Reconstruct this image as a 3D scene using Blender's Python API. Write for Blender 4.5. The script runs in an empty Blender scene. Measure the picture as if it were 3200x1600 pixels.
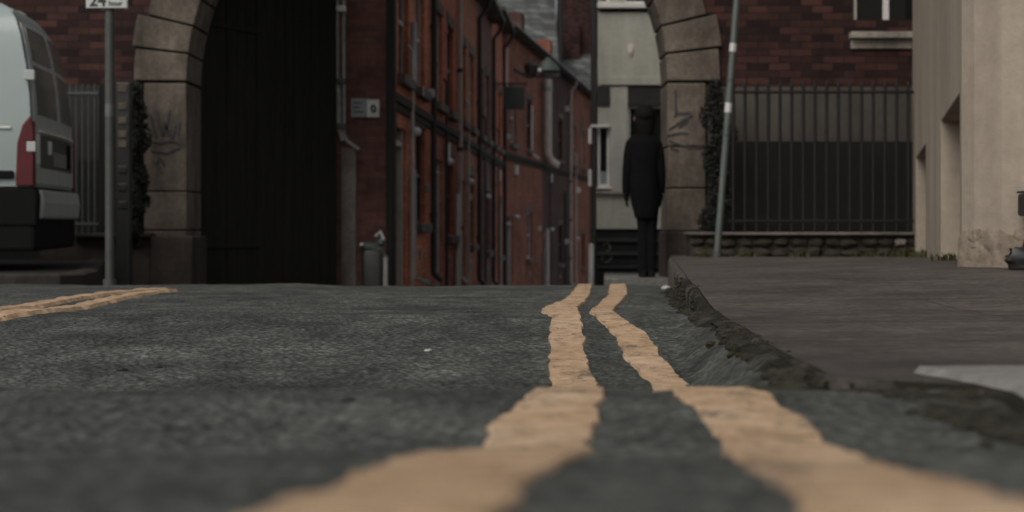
import bpy, math, random
from mathutils import Vector, Matrix, noise
random.seed(7)
S = bpy.context.scene
COL = S.collection
F = 4444.4            # focal length in photo pixels (50 mm on 36 mm, 3200 px)
CZ = 0.30             # camera height
HOR = 694.0
def PX(px, d): return (px-1600.0)/F*d
def PZ(py, d): return CZ + (HOR-py)/F*d
R = math.radians

# ------------------------------------------------------------------ materials
class NT:
    def __init__(s, name):
        s.m = bpy.data.materials.new(name); s.m.use_nodes = True
        s.t = s.m.node_tree; s.b = s.t.nodes['Principled BSDF']
    def n(s, kind, **kw):
        nd = s.t.nodes.new(kind)
        for k, v in kw.items(): setattr(nd, k, v)
        return nd
    def l(s, a, b): s.t.links.new(a, b)
    def coord(s, which='Object'):
        if not hasattr(s, '_tc'): s._tc = s.n('ShaderNodeTexCoord')
        return s._tc.outputs[which]
    def noise(s, scale, detail=5, rough=.6, vec=None, stretch=None):
        nd = s.n('ShaderNodeTexNoise'); nd.inputs['Scale'].default_value = scale
        nd.inputs['Detail'].default_value = detail; nd.inputs['Roughness'].default_value = rough
        v = vec or s.coord()
        if stretch:
            mp = s.n('ShaderNodeMapping'); mp.inputs['Scale'].default_value = stretch
            s.l(v, mp.inputs['Vector']); v = mp.outputs[0]
        s.l(v, nd.inputs['Vector']); return nd.outputs['Fac']
    def ramp(s, fac, stops):
        r = s.n('ShaderNodeValToRGB'); e = r.color_ramp.elements
        while len(e) < len(stops): e.new(.5)
        for el, (p, c) in zip(e, stops):
            el.position = p
            el.color = (c[0], c[1], c[2], 1) if not isinstance(c, (int, float)) else (c, c, c, 1)
        s.l(fac, r.inputs[0]); return r.outputs[0]
    def mix(s, fac, a, b, mode='MIX'):
        m = s.n('ShaderNodeMix', data_type='RGBA', blend_type=mode)
        for sock, v in ((m.inputs[0], fac), (m.inputs[6], a), (m.inputs[7], b)):
            if hasattr(v, 'is_linked'): s.l(v, sock)
            elif isinstance(v, (int, float)): sock.default_value = v
            else: sock.default_value = (v[0], v[1], v[2], 1)
        return m.outputs[2]
    def math(s, op, a, b=None):
        m = s.n('ShaderNodeMath', operation=op)
        for i, v in enumerate((a, b)):
            if v is None: continue
            if hasattr(v, 'is_linked'): s.l(v, m.inputs[i])
            else: m.inputs[i].default_value = v
        return m.outputs[0]
    def color(s, c):
        if hasattr(c, 'is_linked'): s.l(c, s.b.inputs['Base Color'])
        else: s.b.inputs['Base Color'].default_value = (c[0], c[1], c[2], 1)
    def bump(s, h, strength=.5, dist=.01):
        b = s.n('ShaderNodeBump'); b.inputs['Strength'].default_value = strength
        b.inputs['Distance'].default_value = dist; s.l(h, b.inputs['Height'])
        s.l(b.outputs[0], s.b.inputs['Normal'])
    def rough(s, v):
        if hasattr(v, 'is_linked'): s.l(v, s.b.inputs['Roughness'])
        else: s.b.inputs['Roughness'].default_value = v

def mul(c, k): return tuple(x*k for x in c)
def M_plain(name, c, rough=.6, var=.25, scale=6, bump=.15, bscale=60, metal=0, spec=.5, stretch=None):
    t = NT(name)
    f = t.noise(scale, 6, .65, stretch=stretch)
    t.color(t.ramp(f, [(.25, mul(c, 1-var)), (.75, mul(c, 1+var))]))
    t.rough(rough); t.b.inputs['Metallic'].default_value = metal
    t.b.inputs['Specular IOR Level'].default_value = spec
    if bump: t.bump(t.noise(bscale, 4), bump, .004)
    return t.m
def wallvec(t):
    sp = t.n('ShaderNodeSeparateXYZ'); t.l(t.coord(), sp.inputs[0])
    cb = t.n('ShaderNodeCombineXYZ')
    t.l(t.math('ADD', sp.outputs[0], sp.outputs[1]), cb.inputs[0]); t.l(sp.outputs[2], cb.inputs[1])
    return cb.outputs[0]
def M_brick(name, c1, c2, mortar, w=.228, h=.076, ms=.006, grime=.45, gscale=.9, rough=.85):
    t = NT(name); v = wallvec(t)
    b = t.n('ShaderNodeTexBrick'); t.l(v, b.inputs['Vector'])
    b.inputs['Scale'].default_value = 1; b.inputs['Brick Width'].default_value = w
    b.inputs['Row Height'].default_value = h; b.inputs['Mortar Size'].default_value = ms
    b.inputs['Mortar Smooth'].default_value = .3; b.inputs['Bias'].default_value = -.1
    b.inputs['Color1'].default_value = (*c1, 1); b.inputs['Color2'].default_value = (*c2, 1)
    b.inputs['Mortar'].default_value = (*mortar, 1)
    g = t.ramp(t.noise(gscale, 6, .7), [(.3, 1-grime), (.7, 1+grime*.45)])
    g2 = t.ramp(t.noise(9, 5, .7, stretch=(1, 1, .35)), [(.25, .7), (.7, 1.15)])
    t.color(t.mix(1, t.mix(1, b.outputs['Color'], g, 'MULTIPLY'), g2, 'MULTIPLY'))
    t.rough(rough); t.b.inputs['Specular IOR Level'].default_value = .25
    t.bump(t.math('ADD', t.math('MULTIPLY', b.outputs['Fac'], -1), t.math('MULTIPLY', t.noise(70, 4), .5)), .6, .006)
    return t.m
def M_stone(name, c, c2, rough=.85, scale=2.2, streak=True, spots=.15, bump=.5):
    t = NT(name)
    a = t.ramp(t.noise(scale, 7, .68), [(.3, c), (.7, c2)])
    g = t.ramp(t.noise(22, 5, .7), [(.3, .72), (.65, 1.1)])
    col = t.mix(1, a, g, 'MULTIPLY')
    if streak:
        s_ = t.ramp(t.noise(3.2, 5, .65, stretch=(1, 1, .25)), [(.35, .48), (.62, 1.12)])
        col = t.mix(.8, col, s_, 'MULTIPLY')
    t.color(col); t.rough(rough); t.b.inputs['Specular IOR Level'].default_value = .25
    t.bump(t.noise(45, 6, .7), bump, .006)
    return t.m

def M_asphalt():
    t = NT('asphalt')
    big = t.ramp(t.noise(1.1, 5, .6), [(.28, (.052, .056, .048)), (.72, (.128, .134, .118))])
    pat = t.ramp(t.noise(7, 5, .65, stretch=(1, .6, 1)), [(.32, .50), (.5, 1.0), (.68, 1.5)])
    vo = t.n('ShaderNodeTexVoronoi'); vo.inputs['Scale'].default_value = 58; t.l(t.coord(), vo.inputs['Vector'])
    agg = t.ramp(vo.outputs['Distance'], [(.10, 1.45), (.35, 1.0), (.62, .42)])
    chips = t.ramp(t.noise(48, 5, .7), [(.30, .42), (.5, 1.0), (.70, 1.75)])
    pits = t.ramp(t.noise(17, 4, .6), [(.30, .30), (.40, 1.0)])
    stain = t.ramp(t.noise(2.6, 6, .7, stretch=(.6, 1.5, 1)), [(.36, .50), (.48, .95), (.66, 1.25)])
    glint = t.ramp(t.noise(95, 2, .5), [(.70, 1.0), (.76, 2.6)])
    c = t.mix(1, big, pat, 'MULTIPLY'); c = t.mix(.85, c, agg, 'MULTIPLY'); c = t.mix(.85, c, stain, 'MULTIPLY'); c = t.mix(1, c, glint, 'MULTIPLY')
    c = t.mix(.8, c, chips, 'MULTIPLY'); c = t.mix(.7, c, pits, 'MULTIPLY')
    t.color(c)
    t.rough(t.ramp(t.noise(2.5, 4), [(.3, .6), (.7, .85)])); t.b.inputs['Specular IOR Level'].default_value = .4
    h = t.math('ADD', t.math('MULTIPLY', vo.outputs['Distance'], -1.0), t.math('MULTIPLY', t.noise(30, 6, .7), 1.6))
    t.bump(h, 1.0, .011)
    return t.m
def M_paint():
    t = NT('road_paint')
    c = t.ramp(t.noise(3.5, 6, .6), [(.28, (.40, .265, .155)), (.5, (.50, .345, .215)), (.75, (.57, .42, .29))])
    dirt = t.ramp(t.noise(28, 6, .7), [(.30, (.34, .28, .24)), (.42, (.82, .79, .76)), (.62, (1.05, 1.05, 1.05))])
    spots = t.ramp(t.noise(34, 2, .5), [(.27, (.20, .14, .10)), (.32, (1, 1, 1))])
    c = t.mix(.85, c, dirt, 'MULTIPLY'); c = t.mix(.9, c, spots, 'MULTIPLY')
    c = t.mix(1, c, t.ramp(t.noise(16, 6, .75), [(.28, (.74, .70, .66)), (.5, (1, 1, 1)), (.72, (1.13, 1.13, 1.15))]), 'MULTIPLY')
    worn = t.ramp(t.math('ADD', t.math('MULTIPLY', t.noise(9, 4, .6), .55), t.math('MULTIPLY', t.noise(75, 5, .7), .45)), [(.545, 0.0), (.61, 1.0)])
    c = t.mix(worn, c, (.15, .115, .085))
    t.color(c); t.rough(.7); t.b.inputs['Specular IOR Level'].default_value = .3
    t.bump(t.math('ADD', t.noise(60, 6, .7), t.noise(180, 3, .6)), .7, .004)
    return t.m
def M_pave():
    t = NT('paving')
    a = t.ramp(t.noise(1.3, 6, .65), [(.3, (.060, .050, .043)), (.7, (.128, .108, .094))])
    s_ = t.ramp(t.noise(3, 6, .7, stretch=(.8, 1.4, 1)), [(.3, .76), (.68, 1.14)])
    g = t.mix(1, t.ramp(t.noise(34, 6, .72), [(.3, .55), (.7, 1.4)]), t.ramp(t.noise(5.5, 5, .65, stretch=(.5, 1.3, 1)), [(.34, .74), (.5, 1.0), (.68, 1.2)]), 'MULTIPLY')
    b = t.n('ShaderNodeTexBrick'); t.l(t.coord(), b.inputs['Vector'])
    b.inputs['Scale'].default_value = 1; b.inputs['Brick Width'].default_value = 2.6; b.inputs['Row Height'].default_value = .9
    b.inputs['Mortar Size'].default_value = .008; b.inputs['Color1'].default_value = (1, 1, 1, 1)
    b.inputs['Color2'].default_value = (.90, .90, .91, 1); b.inputs['Mortar'].default_value = (.72, .72, .66, 1)
    c = t.mix(1, t.mix(1, t.mix(1, a, s_, 'MULTIPLY'), g, 'MULTIPLY'), b.outputs['Color'], 'MULTIPLY')
    t.color(c); t.rough(.8); t.b.inputs['Specular IOR Level'].default_value = .3
    t.bump(t.math('ADD', t.math('MULTIPLY', b.outputs['Fac'], -.6), t.math('MULTIPLY', t.noise(26, 7, .75), 1.6)), .9, .010)
    return t.m
def M_kerb():
    t = NT('mossy_kerb')
    a = t.ramp(t.noise(2.5, 6, .65), [(.3, (.040, .035, .029)), (.7, (.090, .079, .068))])
    g = t.ramp(t.noise(50, 5, .7), [(.3, .6), (.7, 1.35)])
    c = t.mix(1, a, g, 'MULTIPLY')
    ms = t.ramp(t.noise(9, 6, .7), [(.38, 0.0), (.52, 1.0)])
    c = t.mix(ms, c, (.015, .0135, .008))
    t.color(c); t.rough(.9); t.b.inputs['Specular IOR Level'].default_value = .2
    t.bump(t.noise(35, 6, .75), .6, .007); return t.m
def M_slate():
    t = NT('slate'); v = wallvec(t)
    b = t.n('ShaderNodeTexBrick'); t.l(v, b.inputs['Vector'])
    b.inputs['Scale'].default_value = 1; b.inputs['Brick Width'].default_value = .62; b.inputs['Row Height'].default_value = .34
    b.inputs['Mortar Size'].default_value = .03; b.inputs['Bias'].default_value = -.2
    b.inputs['Color1'].default_value = (.05, .053, .05, 1); b.inputs['Color2'].default_value = (.17, .175, .165, 1)
    b.inputs['Mortar'].default_value = (.03, .03, .03, 1)
    g = t.ramp(t.noise(.9, 5), [(.3, .55), (.7, 1.2)])
    t.color(t.mix(1, b.outputs['Color'], g, 'MULTIPLY')); t.rough(.6)
    t.bump(t.math('MULTIPLY', b.outputs['Fac'], -1), .8, .02)
    return t.m
def M_glass(name, c=(.012, .013, .013), rough=.08):
    t = NT(name); t.color(c); t.rough(rough); t.b.inputs['Specular IOR Level'].default_value = .6
    t.bump(t.noise(1.5, 2), .05, .01); return t.m
def M_render(name, c, c2):
    t = NT(name)
    a = t.ramp(t.noise(.9, 6, .6), [(.3, c2), (.7, c)])
    f = t.ramp(t.noise(14, 6, .7), [(.3, .88), (.7, 1.05)])
    st = t.ramp(t.noise(3.5, 5, .6, stretch=(1, 1, .12)), [(.35, .84), (.6, 1.03)])
    c_ = t.mix(1, t.mix(1, a, f, 'MULTIPLY'), st, 'MULTIPLY')
    t.color(c_); t.rough(.85); t.b.inputs['Specular IOR Level'].default_value = .25
    t.bump(t.math('ADD', t.noise(30, 6, .7), t.math('MULTIPLY', t.noise(5, 3), 1.5)), .45, .008)
    return t.m

MT = {}
MT['asphalt'] = M_asphalt(); MT['paint'] = M_paint(); MT['pave'] = M_pave(); MT['slate'] = M_slate()
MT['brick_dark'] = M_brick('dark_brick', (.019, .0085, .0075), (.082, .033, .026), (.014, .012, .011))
MT['brick_gable'] = M_brick('gable_brick', (.13, .052, .042), (.19, .085, .068), (.09, .075, .065))
HB = [M_brick('orange_brick', (.54, .170, .088), (.76, .27, .14), (.32, .19, .14), grime=.6, gscale=.7),
      M_brick('brown_brick', (.40, .148, .08), (.60, .23, .125), (.25, .16, .12), grime=.6, gscale=.7),
      M_brick('red_brick', (.46, .130, .076), (.66, .205, .115), (.26, .16, .12), grime=.6, gscale=.7),
      M_brick('plum_brick', (.19, .088, .070), (.28, .13, .10), (.13, .10, .09), grime=.6, gscale=.7)]
HBF = [M_brick('far_brown_brick', (.27, .092, .055), (.40, .145, .085), (.16, .105, .08), grime=.6), M_brick('far_plum_brick', (.085, .042, .036), (.13, .062, .05), (.06, .05, .045), grime=.6)]
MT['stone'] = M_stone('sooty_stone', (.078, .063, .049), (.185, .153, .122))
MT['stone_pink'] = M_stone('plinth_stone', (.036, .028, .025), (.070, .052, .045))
MT['stone_pale'] = M_stone('pale_stone', (.22, .20, .17), (.34, .31, .27))
MT['quoin'] = M_stone('quoin_stone', (.12, .105, .09), (.21, .18, .155))
MT['kerb'] = M_stone('kerb_stone', (.10, .095, .085), (.21, .20, .18), streak=False)
MT['rubble'] = M_stone('rubble_stone', (.135, .105, .078), (.30, .245, .19), scale=14, streak=False)
MT['mossstone'] = M_stone('mossy_stone', (.024, .020, .013), (.052, .043, .034), scale=6, streak=False)
MT['cream'] = M_render('cream_render', (.42, .352, .282), (.335, .278, .218))
MT['sage'] = M_render('pale_painted_render', (.44, .43, .37), (.33, .325, .28))
MT['band'] = M_render('grey_render', (.095, .085, .072), (.05, .046, .041))
MT['white'] = M_plain('white_paint', (.62, .60, .56), .5, .12)
MT['palepipe'] = M_plain('pale_pipe_paint', (.46, .40, .36), .55, .25, 4)
MT['greypipe'] = M_plain('grey_pipe', (.26, .26, .245), .5, .35, 8)
MT['black'] = M_plain('black_paint', (.022, .021, .020), .45, .3, 5)
MT['iron'] = M_plain('black_iron', (.012, .0115, .011), .6, .3, 20, spec=.3)
MT['gate'] = M_plain('tarred_timber', (.021, .0198, .0168), .95, .3, 3, .3, 30, spec=.08, stretch=(6, 6, .4))
MT['band_dark'] = M_render('dark_grey_render', (.042, .040, .037), (.026, .025, .023))  # darker grey render for the left band
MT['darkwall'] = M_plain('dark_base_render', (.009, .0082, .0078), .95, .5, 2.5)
MT['galv'] = M_plain('weathered_green_grey_steel', (.11, .125, .115), .5, .25, 6, metal=.3)
MT['galvd'] = M_plain('dull_grey_steel', (.065, .068, .063), .55, .25, 6, metal=.2)
MT['steelp'] = M_plain('pale_steel_band', (.55, .55, .53), .4, .1, metal=.2)
MT['glass'] = M_glass('window_glass'); MT['glassblue'] = M_glass('pale_reflection_glass', (.20, .25, .255), .2)  # second glass carries a pale blue reflection in its colour
MT['vanwhite'] = M_plain('van_paint', (.295, .345, .335), .28, .05, 1.5, 0, spec=.5)
MT['vangrey'] = M_plain('van_door_paint', (.42, .44, .42), .35, .12, 2, 0)
MT['vanglass'] = M_glass('van_glass', (.13, .135, .125), .22)
MT['lampred'] = M_plain('red_lamp_plastic', (.085, .004, .007), .3, .25, 9, 0)
MT['rubber'] = M_plain('black_rubber', (.008, .008, .0078), .9, .2, spec=.15)
MT['cloth'] = M_plain('black_cloth', (.0055, .0052, .0055), 1, .25, 14, .4, 90, spec=.1)
MT['trouser'] = M_plain('dark_trouser_cloth', (.0062, .006, .0068), 1, .25, 14, .3, 90, spec=.1)
MT['skin'] = M_plain('skin', (.36, .22, .16), .55, .1)
MT['hair'] = M_plain('dark_hair', (.005, .0045, .004), .8, .4, 40, spec=.15)
MT['moss'] = M_plain('moss', (.019, .0175, .0075), 1, .5, 18, .6, 80)
MT['leaf'] = M_plain('dark_ivy_leaf', (.010, .0115, .0085), .85, .5, 9, 0)
MT['grass'] = M_plain('weed_leaf', (.055, .058, .018), .7, .4, 8, 0)
MT['plate'] = M_plain('sign_plate', (.48, .50, .47), .45, .15, 5, 0)
MT['plategrey'] = M_plain('grey_sign_plate', (.19, .20, .195), .5, .2, 12, 0)
MT['ink'] = M_plain('sign_ink', (.02, .022, .02), .6, .1, 5, 0)
MT['spray'] = M_plain('graffiti_paint', (.035, .034, .036), .7, .4, 9, 0)
_t = NT('gutter_dirt'); _a = _t.ramp(_t.noise(9, 6, .7), [(.38, (.013, .012, .008)), (.54, (.030, .028, .021)), (.66, (.075, .074, .064))])
_t.color(_t.mix(1, _a, _t.ramp(_t.noise(60, 4, .7), [(.3, .6), (.7, 1.4)]), 'MULTIPLY')); _t.rough(1.0); _t.b.inputs['Specular IOR Level'].default_value = .1; _t.bump(_t.noise(50, 5, .7), .8, .008)
MT['dirt'] = _t.m
MT['greenbox'] = M_plain('dark_green_paint', (.030, .038, .032), .55, .2, 3, 0)
MT['lampgreen'] = M_plain('lamp_green_paint', (.045, .060, .050), .6, .2, 3, 0)
MT['bulb'] = M_plain('lamp_glass', (.75, .75, .72), .15, .05, 3, 0)
MT['yellowplate'] = M_plain('number_plate_grey', (.22, .22, .19), .4, .2, 12, 0)
MT['pebble'] = M_plain('dark_pebble', (.020, .020, .019), .8, .3, 30, .4, 60)
MT['pebblepale'] = M_plain('pale_pebble', (.36, .345, .32), .7, .2, 30, .3, 60)
MT['earth'] = M_plain('earth', (.06, .055, .045), .95, .3, .2)

# ------------------------------------------------------------------ mesh builder
class MB:
    def __init__(s): s.v = []; s.f = []; s.sm = []
    def add(s, vs, fs, smooth=False):
        o = len(s.v); s.v += [tuple(v) for v in vs]
        for f in fs: s.f.append([o+i for i in f]); s.sm.append(smooth)
        return s
    def box(s, x0, x1, y0, y1, z0, z1):
        vs = [(x, y, z) for x in (x0, x1) for y in (y0, y1) for z in (z0, z1)]
        return s.add(vs, [(0, 1, 3, 2), (4, 6, 7, 5), (0, 4, 5, 1), (2, 3, 7, 6), (0, 2, 6, 4), (1, 5, 7, 3)])
    def prism(s, poly, y0, y1):          # poly in (x,z), extruded along y
        n = len(poly)
        vs = [(x, y0, z) for x, z in poly]+[(x, y1, z) for x, z in poly]
        fs = [list(range(n)), list(range(2*n-1, n-1, -1))]+[(i, i+n, (i+1) % n+n, (i+1) % n) for i in range(n)]
        return s.add(vs, fs)
    def slab(s, poly, z0, z1):           # poly in (x,y)
        n = len(poly)
        vs = [(x, y, z0) for x, y in poly]+[(x, y, z1) for x, y in poly]
        fs = [list(range(n))[::-1], list(range(n, 2*n))]+[(i, (i+1) % n, (i+1) % n+n, i+n) for i in range(n)]
        return s.add(vs, fs)
    def tube(s, pts, r, n=10, cap=True):
        pts = [Vector(p) for p in pts]; rs = r if isinstance(r, (list, tuple)) else [r]*len(pts)
        rings = []; prev = None
        for i, p in enumerate(pts):
            d = (pts[min(i+1, len(pts)-1)]-pts[max(i-1, 0)]).normalized()
            a = Vector((0, 0, 1)) if abs(d.z) < .9 else Vector((1, 0, 0))
            if prev is not None: u = (prev-d*prev.dot(d)).normalized()
            else: u = d.cross(a).normalized()
            prev = u; w = d.cross(u)
            rings.append([p+(u*math.cos(2*math.pi*k/n)+w*math.sin(2*math.pi*k/n))*rs[i] for k in range(n)])
        return s.loft(rings, cap)
    def loft(s, rings, cap=True, smooth=True):
        n = len(rings[0]); vs = [v for r in rings for v in r]; fs = []
        for i in range(len(rings)-1):
            for k in range(n):
                fs.append((i*n+k, i*n+(k+1) % n, (i+1)*n+(k+1) % n, (i+1)*n+k))
        s.add(vs, fs, smooth)
        if cap:
            s.add(rings[0], [list(range(n))[::-1]]); s.add(rings[-1], [list(range(n))])
        return s
    def ell(s, c, r, nu=12, nv=8, dist=0, seed=0, fr=3):
        rings = []
        for j in range(nv+1):
            th = math.pi*(j+.02)/(nv+.04); ring = []
            for k in range(nu):
                ph = 2*math.pi*k/nu
                d = Vector((math.sin(th)*math.cos(ph), math.sin(th)*math.sin(ph), math.cos(th)))
                q = 1+dist*noise.noise(d*fr*.5+Vector((seed*3.1, seed*1.7, 0)))
                ring.append((c[0]+d.x*r[0]*q, c[1]+d.y*r[1]*q, c[2]+d.z*r[2]*q))
            rings.append(ring)
        return s.loft(rings, True)
    def obj(s, name, m, parent=None, bevel=0, seg=2, angle=40):
        me = bpy.data.meshes.new(name); me.from_pydata(s.v, [], s.f); me.update()
        me.polygons.foreach_set('use_smooth', s.sm)
        if any(s.sm):
            try: me.set_sharp_from_angle(angle=R(angle))
            except Exception: pass
        import bmesh
        bm = bmesh.new(); bm.from_mesh(me); bmesh.ops.recalc_face_normals(bm, faces=bm.faces); bm.to_mesh(me); bm.free()
        me.materials.append(m if not isinstance(m, str) else MT[m])
        o = bpy.data.objects.new(name, me); COL.objects.link(o)
        if bevel:
            b = o.modifiers.new('bevel', 'BEVEL'); b.width = bevel; b.segments = seg; b.limit_method = 'ANGLE'; b.angle_limit = R(50)
        if parent is not None: o.parent = parent
        return o
def thing(name, label, cat, loc=(0, 0, 0), rz=0, group=None):
    o = bpy.data.objects.new(name, None); COL.objects.link(o); o.empty_display_size = .2
    o.location = loc; o.rotation_euler = (0, 0, rz); o['label'] = label; o['category'] = cat
    if group: o['group'] = group
    return o
def tag(o, label, cat, group=None):
    o['label'] = label; o['category'] = cat
    if group: o['group'] = group
    return o
def struct(name, mb, m):
    o = mb.obj(name, m); o['kind'] = 'structure'; return o
def child(o, name, m, mb, bevel=0, label=None, shift=True, seg=2):
    """part of thing o; mb in world coordinates when shift (thing unrotated)"""
    if shift and o.type == 'EMPTY':
        lx, ly, lz = o.location; mb.v = [(x-lx, y-ly, z-lz) for x, y, z in mb.v]
    c = mb.obj(name, m, o, bevel, seg)
    if label: c['label'] = label
    return c
def sub(p, root, name, m, mb, bevel=0, shift=True):
    if shift and root.type == 'EMPTY':
        lx, ly, lz = root.location; mb.v = [(x-lx, y-ly, z-lz) for x, y, z in mb.v]
    return mb.obj(name, m, p, bevel)
def dup(root, loc, rz=None, label=None):
    r = root.copy(); COL.objects.link(r); r.location = loc
    if rz is not None: r.rotation_euler = (0, 0, rz)
    if label: r['label'] = label
    for ch in list(root.children):
        c = ch.copy(); COL.objects.link(c); c.parent = r
        for g in list(ch.children):
            d = g.copy(); COL.objects.link(d); d.parent = c
    return r

# ------------------------------------------------------------------ terrain functions
def interp(tab, x):
    if x <= tab[0][0]: return tab[0][1]
    if x >= tab[-1][0]: return tab[-1][1]
    for i in range(len(tab)-1):
        a, b = tab[i], tab[i+1]
        if x <= b[0]: return a[1]+(b[1]-a[1])*(x-a[0])/(b[0]-a[0])
PROF = [(-10, .10), (0, .10), (.3, .112), (.62, .1264), (.75, .1408), (.88, .155), (1.02, .1715), (1.33, .214), (1.5, .2184),
        (1.8, .222), (1.9, .2245), (2.2, .268), (2.6, .322), (3.0, .345), (3.4, .3244), (3.7, .3014), (4.15, .280), (4.3, .2777), (4.6, .292),
        (5.1, .3087), (6.3, .325), (7.5, .355), (9, .401), (90, .401+.052*81)]
EDGE = [(-10, .66), (.5, .62), (1.2, .60), (1.58, .567), (1.74, .588), (1.86, .592), (1.93, .56), (1.97, .49), (2.02, .44), (2.1, .432), (2.5, .455),
        (2.88, .486), (3.55, .527), (4.2, .557), (5.1, .63), (5.9, .69), (10, 1.10), (12.3, 1.35), (14, 1.55), (17, 1.9), (30, 3.4)]
PAV = [(-10, .2), (0, .2), (1.6, .214), (2, .221), (3, .252), (4.2, .260), (5.1, .240), (6.5, .235), (8, .25), (10, .27), (12, .30), (14, .345), (17, .36), (30, .36)]
def fbm(x, y, oct=3):
    s = 0; a = 1
    for i in range(oct):
        s += a*noise.noise(Vector((x, y, 3.3*i))); x *= 2.1; y *= 2.1; a *= .5
    return s
def pav_edge(d): return interp(PAV, d)
def road_h(x, d):
    w = min(1, max(0, (-.15-x)/.8))
    dd = d*(1+w*(.045*noise.noise(Vector((x*1.1, 7.7, 0)))+.03*noise.noise(Vector((x*3.1, d*.3, 1)))))
    e = .03*max(.3, min(1, d*.1))
    h = (interp(PROF, dd-e)+interp(PROF, dd)*2+interp(PROF, dd+e))/4
    if d > 0: h += .0042*fbm(x*6, d*6)*min(1, .3+d*.25) + .0016*noise.noise(Vector((x*30, d*30, 0)))*min(1, .4+d*.3)
    E = interp(EDGE, d)
    if x > E-.13 and d < 12.5:
        t = min(1, (x-E+.13)/.13); h += .012*t*t*(3-2*t)
    if 2.0 < d < 4.5 and x > E-.135:
        tg = pav_edge(d)+.010; k = min(1, (x-E+.135)/.12); k = k*k*(3-2*k)*min(1, (d-2.0)/.25)*min(1, (4.5-d)/.5)
        if h > tg: h += (tg-h)*k
    if x > E+.02: h += .12
    return h
def rz(x, d): return CZ-road_h(x, d)
def pav_h(x, d):
    h = interp(PAV, d)
    E = interp(EDGE, d)
    k = min(1, max(0, (x-E)/1.4))
    if d < 12: h -= .03*k*min(1, max(0, (d-2.5)/3))*min(1, (12-d)/3)
    return h+.004*fbm(x*2, d*2)
def pz(x, d): return CZ-pav_h(x, d)

# ------------------------------------------------------------------ ground, road, pavement
mb = MB(); mb.add([(-400, -400, -7), (400, -400, -7), (400, 400, -7), (-400, 400, -7)], [(0, 1, 2, 3)])
struct('ground', mb, 'earth')
def grid(xs, ys, zf):
    m = MB(); nx = len(xs)
    vs = [(x, y, zf(x, y)) for y in ys for x in xs]
    fs = [(j*nx+i, j*nx+i+1, (j+1)*nx+i+1, (j+1)*nx+i) for j in range(len(ys)-1) for i in range(nx-1)]
    return m.add(vs, fs, True)
ys = [-8, -5, -3, -1.5, -.6, -.2, 0, .12, .22]; d = .3
while d < 90: ys.append(d); d += max(.009, d*.0095) if d < 12 else d*.03
xs = []; x = 0
while x < 9: xs.append(x); x += .011 if x < .75 else max(.011, .011+(x-.75)*.06)
neg = []; x = -.011
while x > -15: neg.append(x); x -= .011 if x > -.35 else max(.011, .011+(-x-.35)*.035)
xs = sorted(neg)+xs
struct('road', grid(xs, ys, rz), 'asphalt')

# right pavement: rows follow the kerb line
def pav_mesh():
    m = MB(); rows = []; d = -6.0
    while d < 17.5:
        rows.append(d); d += .5 if d < .5 else max(.03, d*.012)
    us = [0, .012, .05, .1, .17, .25, .35, .5, .7, .95, 1.25, 1.6, 2.0, 2.5, 3.1, 3.8, 5, 7]
    vs = []; fs = []; n = len(us)
    for d in rows:
        E = interp(EDGE, d)+.040
        for u in us: vs.append((E+u, d, pz(E+u, d)))
    for j in range(len(rows)-1):
        for i in range(n-1): fs.append((j*n+i, j*n+i+1, (j+1)*n+i+1, (j+1)*n+i))
    return m.add(vs, fs, True)
struct('pavement', pav_mesh(), 'pave')
# kerb: stones end to end
def kerb_mesh(d0, d1):
    m = MB(); d = d0; k = 0
    while d < d1:
        L = min(.62+.2*((k*37) % 5)/5, d1-d); nseg = max(2, int(L/.06)); rings = []
        for i in range(nseg+1):
            dd = d+.006+(L-.012)*i/nseg; E = interp(EDGE, dd); jit = .007*noise.noise(Vector((dd*5, 0, 0)))
            zt = CZ-pav_h(E+.06, dd)+.001+.0015*noise.noise(Vector((dd*8, 3, 0))); zb = zt-.26
            rings.append([(E+jit, dd, zb), (E+jit+.004, dd, zt-.02), (E+jit+.012, dd, zt-.007), (E+jit+.020, dd, zt), (E+.036, dd, zt), (E+.039, dd, zb)])
        m.loft(rings, True, True); d += L; k += 1
    return m
struct('kerb', kerb_mesh(-4, 5.9), M_kerb())
struct('kerb', kerb_mesh(5.9, 16.5), 'pave')
# pale concrete slab in the near pavement
m = MB(); rings = []
for i in range(26):
    d = 1.35+.74*i/25; E = interp(EDGE, d)
    x0 = max(E+.03, .625-.03*max(0, d-1.85)/.2)+.012*noise.noise(Vector((d*12, 0, 4))); x1 = 1.45
    rings.append([(x0, d, pz(x0, d)+.002), (x0+.008, d, pz(x0, d)+.012), (x1, d, pz(x1, d)+.012), (x1, d, pz(x1, d)-.02)])
m.loft(rings, True, False); struct('paving_slab', m, M_stone('pale_concrete', (.15, .145, .132), (.26, .25, .23), streak=False))
# left raised pavement with its kerb
m = MB(); poly = [(-12, 10.55), (-3.7, 10.62), (-3.42, 10.72), (-3.32, 10.95), (-3.42, 11.6), (-4.3, 14.9), (-12, 14.9)]
m.slab(poly, -.6, -.095); struct('left_pavement', m, M_stone('dark_tarmac', (.014, .013, .0125), (.026, .024, .022), streak=False))
m = MB(); kp = [(-12, 10.55), (-3.7, 10.62), (-3.42, 10.72), (-3.32, 10.95), (-3.42, 11.6), (-4.27, 14.8)]
rings = []
for i, (x, y) in enumerate(kp):
    a = Vector(kp[max(0, i-1)]); b = Vector(kp[min(len(kp)-1, i+1)]); t = (b-a).normalized(); n_ = Vector((t.y, -t.x))
    o = Vector((x, y)); p = o+n_*.03; q = o+n_*.01-n_*.13
    rings.append([(p.x, p.y, -.6), (p.x, p.y, -.105), (o.x, o.y, -.088), (q.x, q.y, -.088), (q.x, q.y, -.6)])
m.loft(rings, True, False); struct('left_kerb', m, M_stone('dark_kerb', (.022, .019, .017), (.05, .044, .039), streak=False))
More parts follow.
